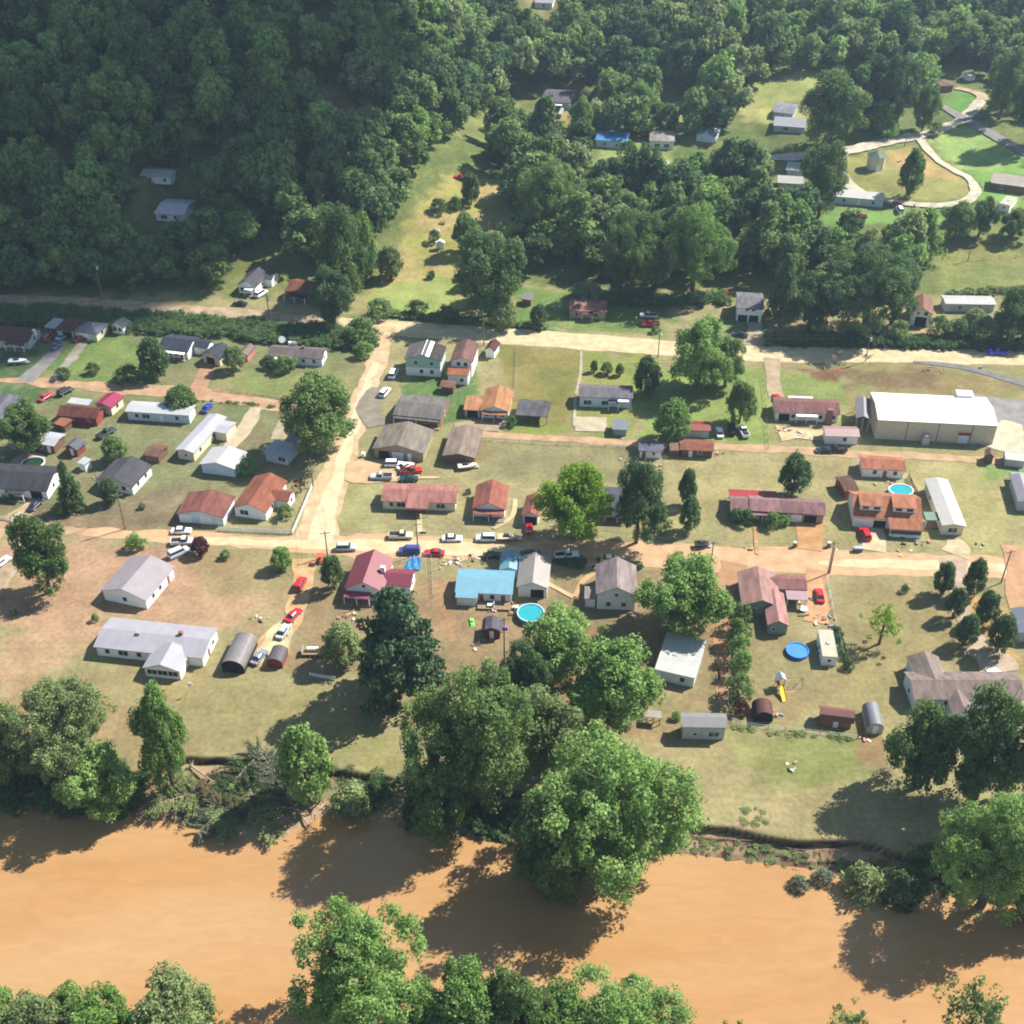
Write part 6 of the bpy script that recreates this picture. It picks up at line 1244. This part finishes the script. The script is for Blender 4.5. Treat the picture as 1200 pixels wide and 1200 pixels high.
t = gadget('tractor', 'small orange-red tractor at the muddy street corner', 'tractor', 376, 658, [('body', paint((206, 92, 60), .5), lambda b: (b.box(-.4, -.4, .6, 1.4, .4, 1.2, 0, (.1, .1)), b.box(-1.0, -.6, .7, -.3, .6, 1.1))), ('seat', DARK, lambda b: b.box(-.8, -.25, 1.1, -.4, .25, 1.5)), ('canopy', paint((214, 84, 64)), lambda b: (b.box(-1.1, -.7, 2.2, .3, .7, 2.3), b.box(-1.05, -.65, 1, -.95, -.55, 2.2), b.box(-1.05, .55, 1, -.95, .65, 2.2)))], 80)
for x, y in ((-.7, -.7), (-.7, .7), (1.0, -.55), (1.0, .55)): wheel(t, x, y, .34)
t = gadget('flatbed_trailer', 'low flatbed trailer loaded with white tanks below the tree shadow', 'trailer', 367, 766, [('deck', WOOD, lambda b: b.box(-2.2, -1.1, .6, 2.2, 1.1, .75)), ('tank', paint((232, 226, 216)), lambda b: b.tube((-1.2, .2, 1.2), (1.2, .2, 1.2), .5, .5, 12)), ('frame', STEEL, lambda b: (b.box(-2.2, -1.15, .75, -2.1, 1.15, 1.5), b.box(2.1, -1.15, .75, 2.2, 1.15, 1.5))), ('tow_bar', STEEL, lambda b: b.box(2.2, -.06, .5, 3.2, .06, .6))])
for x in (-.4, .5):
    for y in (-1.1, 1.1): wheel(t, x, y, .34)
gadget('satellite_dish', 'large white satellite dish behind the pale blue cottage', 'satellite dish', 331, 404, [('dish', TRIM, lambda b: b.tube((0, 0, 1.8), (.1, -.35, 1.95), .2, 1.05, 16)), ('mast', STEEL, lambda b: b.tube((0, .1, 0), (0, .1, 1.9), .09, .09, 8))])
gadget('propane_tank', 'white propane tank right of the satellite dish', 'propane tank', 344, 405, [('tank', TRIM, lambda b: b.tube((-1.4, 0, .9), (1.4, 0, .9), .55, .55, 14)), ('cradle', STEEL, lambda b: (b.box(-1, -.4, 0, -.8, .4, .5), b.box(.8, -.4, 0, 1, .4, .5)))])
gadget('meadow_shrine', 'small white arch structure standing in the meadow', 'shrine', 516, 292, [('back_wall', TRIM, lambda b: b.box(-1.3, .3, 0, 1.3, .5, 2.6)), ('roof', TRIM, lambda b: b.prism([(-1.6, 2.5), (0, 3.4), (1.6, 2.5), (1.6, 2.35), (0, 3.2), (-1.6, 2.35)], -.7, .7, 'y')), ('post', TRIM, lambda b: (b.box(-1.3, -.5, 0, -1.1, -.3, 2.5),)), ('post', TRIM, lambda b: (b.box(1.1, -.5, 0, 1.3, -.3, 2.5),))])
gadget('garden_statue', 'white garden ornament group on the meadow above the arch', 'statue', 512, 272, [('plinth', CONC, lambda b: b.box(-1, -.5, 0, 1, .5, .6)), ('figure', TRIM, lambda b: (b.tube((-.5, 0, .6), (-.5, 0, 1.8), .35, .15, 8), b.tube((.5, 0, .6), (.5, 0, 1.5), .35, .15, 8)))])
gadget('picnic_table', 'pale picnic table near the shrine bushes', 'table', 519, 262, [('table_top', WOOD, lambda b: b.box(-1, -.4, .72, 1, .4, .78)), ('bench', WOOD, lambda b: b.box(-1, -.9, .42, 1, -.65, .47)), ('bench', WOOD, lambda b: b.box(-1, .65, .42, 1, .9, .47)), ('leg', WOOD, lambda b: b.box(-.7, -.7, 0, -.6, .7, .72, 0, (0, .5))), ('leg', WOOD, lambda b: b.box(.6, -.7, 0, .7, .7, .72, 0, (0, .5)))])
gadget('tarp_shelter', 'pale blue tarp shelter on the lawn at the right edge', 'shelter', 1193, 566, [('cover', mat('pale_blue_tarp', alb((176, 224, 236)), .5, .05), lambda b: b.prism([(-2.2, 1.7), (0, 2.3), (2.2, 1.7), (2.2, 1.62), (0, 2.22), (-2.2, 1.62)], -1.7, 1.7, 'x')), ('frame', STEEL, lambda b: [b.tube((x, y, 0), (x, y, 1.65), .04, .04, 5) for x in (-1.6, 1.6) for y in (-2.1, 2.1)])])
gadget('kayak', 'lime green toy boat lying on the lawn left of the gambrel shed', 'kayak', 553, 730, [('hull', paint((136, 236, 96), .4), lambda b: b.box(-.5, -1.3, .02, .5, 1.3, .45, 0, (.2, .35))), ('seat', DARK, lambda b: b.box(-.25, -.4, .44, .25, .3, .47))], 10)
gadget('toy_car', 'purple toy by the dark gambrel shed', 'toy', 592, 737, [('body', paint((150, 84, 230), .4), lambda b: b.box(-.6, -.35, .12, .6, .35, .6, 0, (.15, .08))), ('wheel', TYRE, lambda b: b.tube((-.4, -.4, .15), (-.4, .4, .15), .15, .15, 8)), ('wheel', TYRE, lambda b: b.tube((.4, -.4, .15), (.4, .4, .15), .15, .15, 8))])
gadget('flagpole', 'small white pole with a plate lying at the lawn below the ranch', 'pole', 218, 815, [('pole', TRIM, lambda b: b.tube((0, 0, 0), (1.2, .3, 3.2), .05, .05, 6)), ('plate', TRIM, lambda b: b.box(.9, .1, 2.6, 1.6, .2, 3.4))])
gadget('water_tank', 'white round tank beside the russet gabled garage corner', 'tank', 426, 535, [('tank', TRIM, lambda b: b.tube((0, 0, .2), (0, 0, 1.2), .55, .5, 12)), ('stand', WOOD, lambda b: b.box(-.5, -.5, 0, .5, .5, .2))])
gadget('trash_bin', 'dark bin at the concrete drive of the orange-roofed house', 'bin', 1005, 646, [('bin', mat('grey_plastic', (.12, .13, .15), .5, 0), lambda b: b.box(-1, -.5, 0, 1, .5, 1.1, 0, (.05, .05))), ('lid', mat('grey_plastic_lid', (.3, .32, .36), .4, 0), lambda b: b.box(-1.05, -.55, 1.1, 1.05, .55, 1.2))])
for i, (x, y) in enumerate([(931, 641), (971, 641)]):
    gadget('brick_pillar', ['brick drive pillar left of the orange drive', 'brick drive pillar right of the orange drive'][i], 'pillar', x, y, [('shaft', BRICK, lambda b: b.box(-.35, -.35, 0, .35, .35, 1.3)), ('cap', CONC, lambda b: b.box(-.42, -.42, 1.3, .42, .42, 1.42))])
gadget('lounge_chair', 'pale lounge chair on the wooden deck of the sky blue roof', 'chair', 576, 712, [('seat', TRIM, lambda b: b.box(-.9, -.4, .8, .5, .4, .9)), ('backrest', TRIM, lambda b: b.prism([(-.4, .9), (.4, .9), (.4, 1.5), (-.4, 1.5)], .5, .6, 'x')), ('leg', TRIM, lambda b: b.box(-.8, -.35, .5, -.7, .35, .8)), ('leg', TRIM, lambda b: b.box(.4, -.35, .5, .5, .35, .8))])
gadget('garden_table', 'white table and bench on the patio by the red car', 'table', 941, 716, [('table_top', TRIM, lambda b: b.tube((0, 0, .72), (0, 0, .78), .9, .9, 14)), ('stem', STEEL, lambda b: b.tube((0, 0, 0), (0, 0, .72), .08, .08, 6)), ('bench', WOOD, lambda b: b.box(-1.2, -1.7, .4, 1.2, -1.3, .46))])
gadget('motorcycle', 'dark motorcycle at the hedge end by the cream path', 'motorcycle', 695, 667, [('frame', DARK, lambda b: (b.tube((-.6, 0, .35), (.1, 0, .8), .1, .14, 6), b.tube((.1, 0, .8), (.7, 0, .35), .08, .05, 6), b.box(-.5, -.15, .75, .2, .15, .95))), ('handlebar', STEEL, lambda b: b.tube((.45, -.4, 1.1), (.45, .4, 1.1), .03, .03, 5)), ('wheel', TYRE, lambda b: b.tube((-.7, -.07, .33), (-.7, .07, .33), .33, .33, 12)), ('wheel', TYRE, lambda b: b.tube((.75, -.07, .33), (.75, .07, .33), .33, .33, 12))], 60)
# flood-soaked belongings put out on the grass
def debris(px, py, n, spread, cols, seed):
    r = random.Random(seed); x, y, z = G(px, py); ms = [paint(c) for c in cols]; m = MB()
    for _ in range(n):
        a, b_ = r.gauss(0, spread), r.gauss(0, spread * .7); s, s2, hh = r.uniform(.12, .6), r.uniform(.08, .35), r.uniform(.08, .5); th = r.uniform(0, 3.14); c, d = math.cos(th), math.sin(th); i = len(m.v)
        q = MB().box(-s, -s2, 0, s, s2, hh, r.randrange(len(ms)), (.03, .05)); m.v += [(a + u * c - v * d, b_ + u * d + v * c, w_) for u, v, w_ in q.v]; m.f += [tuple(k + i for k in f) for f in q.f]; m.m += q.m
    o = m.build('debris', ms); o.location = (x, y, z + .03); o['kind'] = 'stuff'
MIX = [(206, 200, 190), (196, 178, 150), (150, 120, 96), (214, 196, 170), (110, 130, 160), (90, 84, 80), (190, 130, 112), (170, 158, 138), (122, 100, 82)]
for i, (x, y, n_, s) in enumerate([(536, 657, 26, 2.2), (555, 656, 16, 1.6), (518, 663, 10, 1.4), (406, 722, 26, 1.6), (420, 728, 10, 1), (963, 725, 24, 1.8), (936, 708, 10, .9), (304, 725, 10, 1.2), (918, 505, 20, 1.6), (940, 510, 14, 1.4), (1064, 630, 18, 2.2), (1060, 645, 8, 1.6), (878, 642, 8, 1.2), (1080, 635, 8, 1), (907, 838, 16, 1.3), (732, 540, 8, .8), (770, 546, 6, .7), (843, 532, 14, 1), (575, 716, 6, .7), (598, 712, 8, 1), (340, 520, 8, 1), (115, 560, 8, 1), (495, 624, 8, .9), (600, 720, 6, .6), (932, 896, 8, 1.2), (927, 903, 5, .5), (650, 358, 8, 1), (950, 700, 9, .8), (1038, 560, 10, 1.2), (1046, 566, 8, .7), (108, 395, 6, .6), (1148, 640, 6, 1), (1024, 568, 4, .4), (1056, 190, 6, 1), (930, 858, 5, .6), (1012, 866, 5, .8), (470, 745, 5, .8), (580, 352, 5, .8), (330, 745, 4, .6), (560, 755, 10, 1.0), (1091, 437, 8, 2.0), (1150, 431, 3, .4)]):
    debris(x, y, max(3, int(n_ * .6)), s * .9, MIX, i + 40)
# driftwood and broken roots along the cut bank
dr = random.Random(9); m = MB()
for _ in range(330):
    X_ = dr.uniform(-70, 85); e = float(np.interp(X_, EX, EY)); tp = float(np.interp(X_, TX, TY)); Y_ = dr.uniform(e - .6, tp + .3); z_ = max(hz(X_, Y_), WATER_Z) + .08; a = dr.gauss(0, .7); L = dr.uniform(.4, 2.4)
    m.tube((X_, Y_, z_), (X_ + math.cos(a) * L, Y_ + math.sin(a) * L, z_ + dr.uniform(0, .35)), dr.uniform(.03, .11), .02, 5)
o = m.build('debris', mat('driftwood', (.30, .24, .17), .9, .2, 2)); o['kind'] = 'stuff'

# ------------------------------------------------------------------ clouds that shade the upper left slope and the far right hill
def cloud(cx, cy, rx, ry, seed, n, z_t=20, dist=900):
    r = np.random.RandomState(seed); m = bpy.data.meshes.new('cloud_puff'); import bmesh; bm = bmesh.new(); bmesh.ops.create_icosphere(bm, subdivisions=2, radius=1); bv = np.array([v.co[:] for v in bm.verts]); bf = np.array([[v.index for v in f.verts] for f in bm.faces]); bm.free()
    Vs = []; Fs = []; k = 0; S = np.array(SUN_V) * dist
    for _ in range(n):
        a = r.rand() * 6.283; q = r.rand() ** .5; p = np.array([math.cos(a) * q * rx, math.sin(a) * q * ry, r.randn() * 10]); s = (26 * (1 - q ** 3) + 5) * r.uniform(.6, 1.3)
        Vs.append(bv * s * np.array([1, 1, .6]) * (1 + .12 * np.sin(bv[:, :1] * 7 + k)) + p); Fs.append(bf + k * len(bv)); k += 1
    V = np.concatenate(Vs); o = bpy.data.objects.new('clouds', npmesh('clouds', V, np.concatenate(Fs), mat('cloud_white', (.8, .8, .8), 1, 0), smooth=True)); C.objects.link(o); o['kind'] = 'stuff'; o.location = (cx + S[0], cy + S[1], z_t + S[2])
if CLOUDS:
    cloud(-190, 462, 145, 170, 1, 620, 35); cloud(215, 655, 190, 58, 2, 420, 25)
# ------------------------------------------------------------------ thin haze volume added to imitate bluish window glare and lift the shadows
if HAZE:
    hb = MB().box(-420, -60, -12, 420, 960, 215).build('haze', mat('unused', (.5, .5, .5), 1, 0)); hb['kind'] = 'stuff'
    hm = bpy.data.materials.new('glare_haze'); hm.use_nodes = True; n = hm.node_tree.nodes; n.remove(n['Principled BSDF']); pv = n.new('ShaderNodeVolumePrincipled'); pv.inputs['Color'].default_value = (.55, .75, 1, 1); pv.inputs['Density'].default_value = HAZE; pv.inputs['Anisotropy'].default_value = .3
    hm.node_tree.links.new(pv.outputs[0], n['Material Output'].inputs['Volume']); hb.data.materials[0] = hm
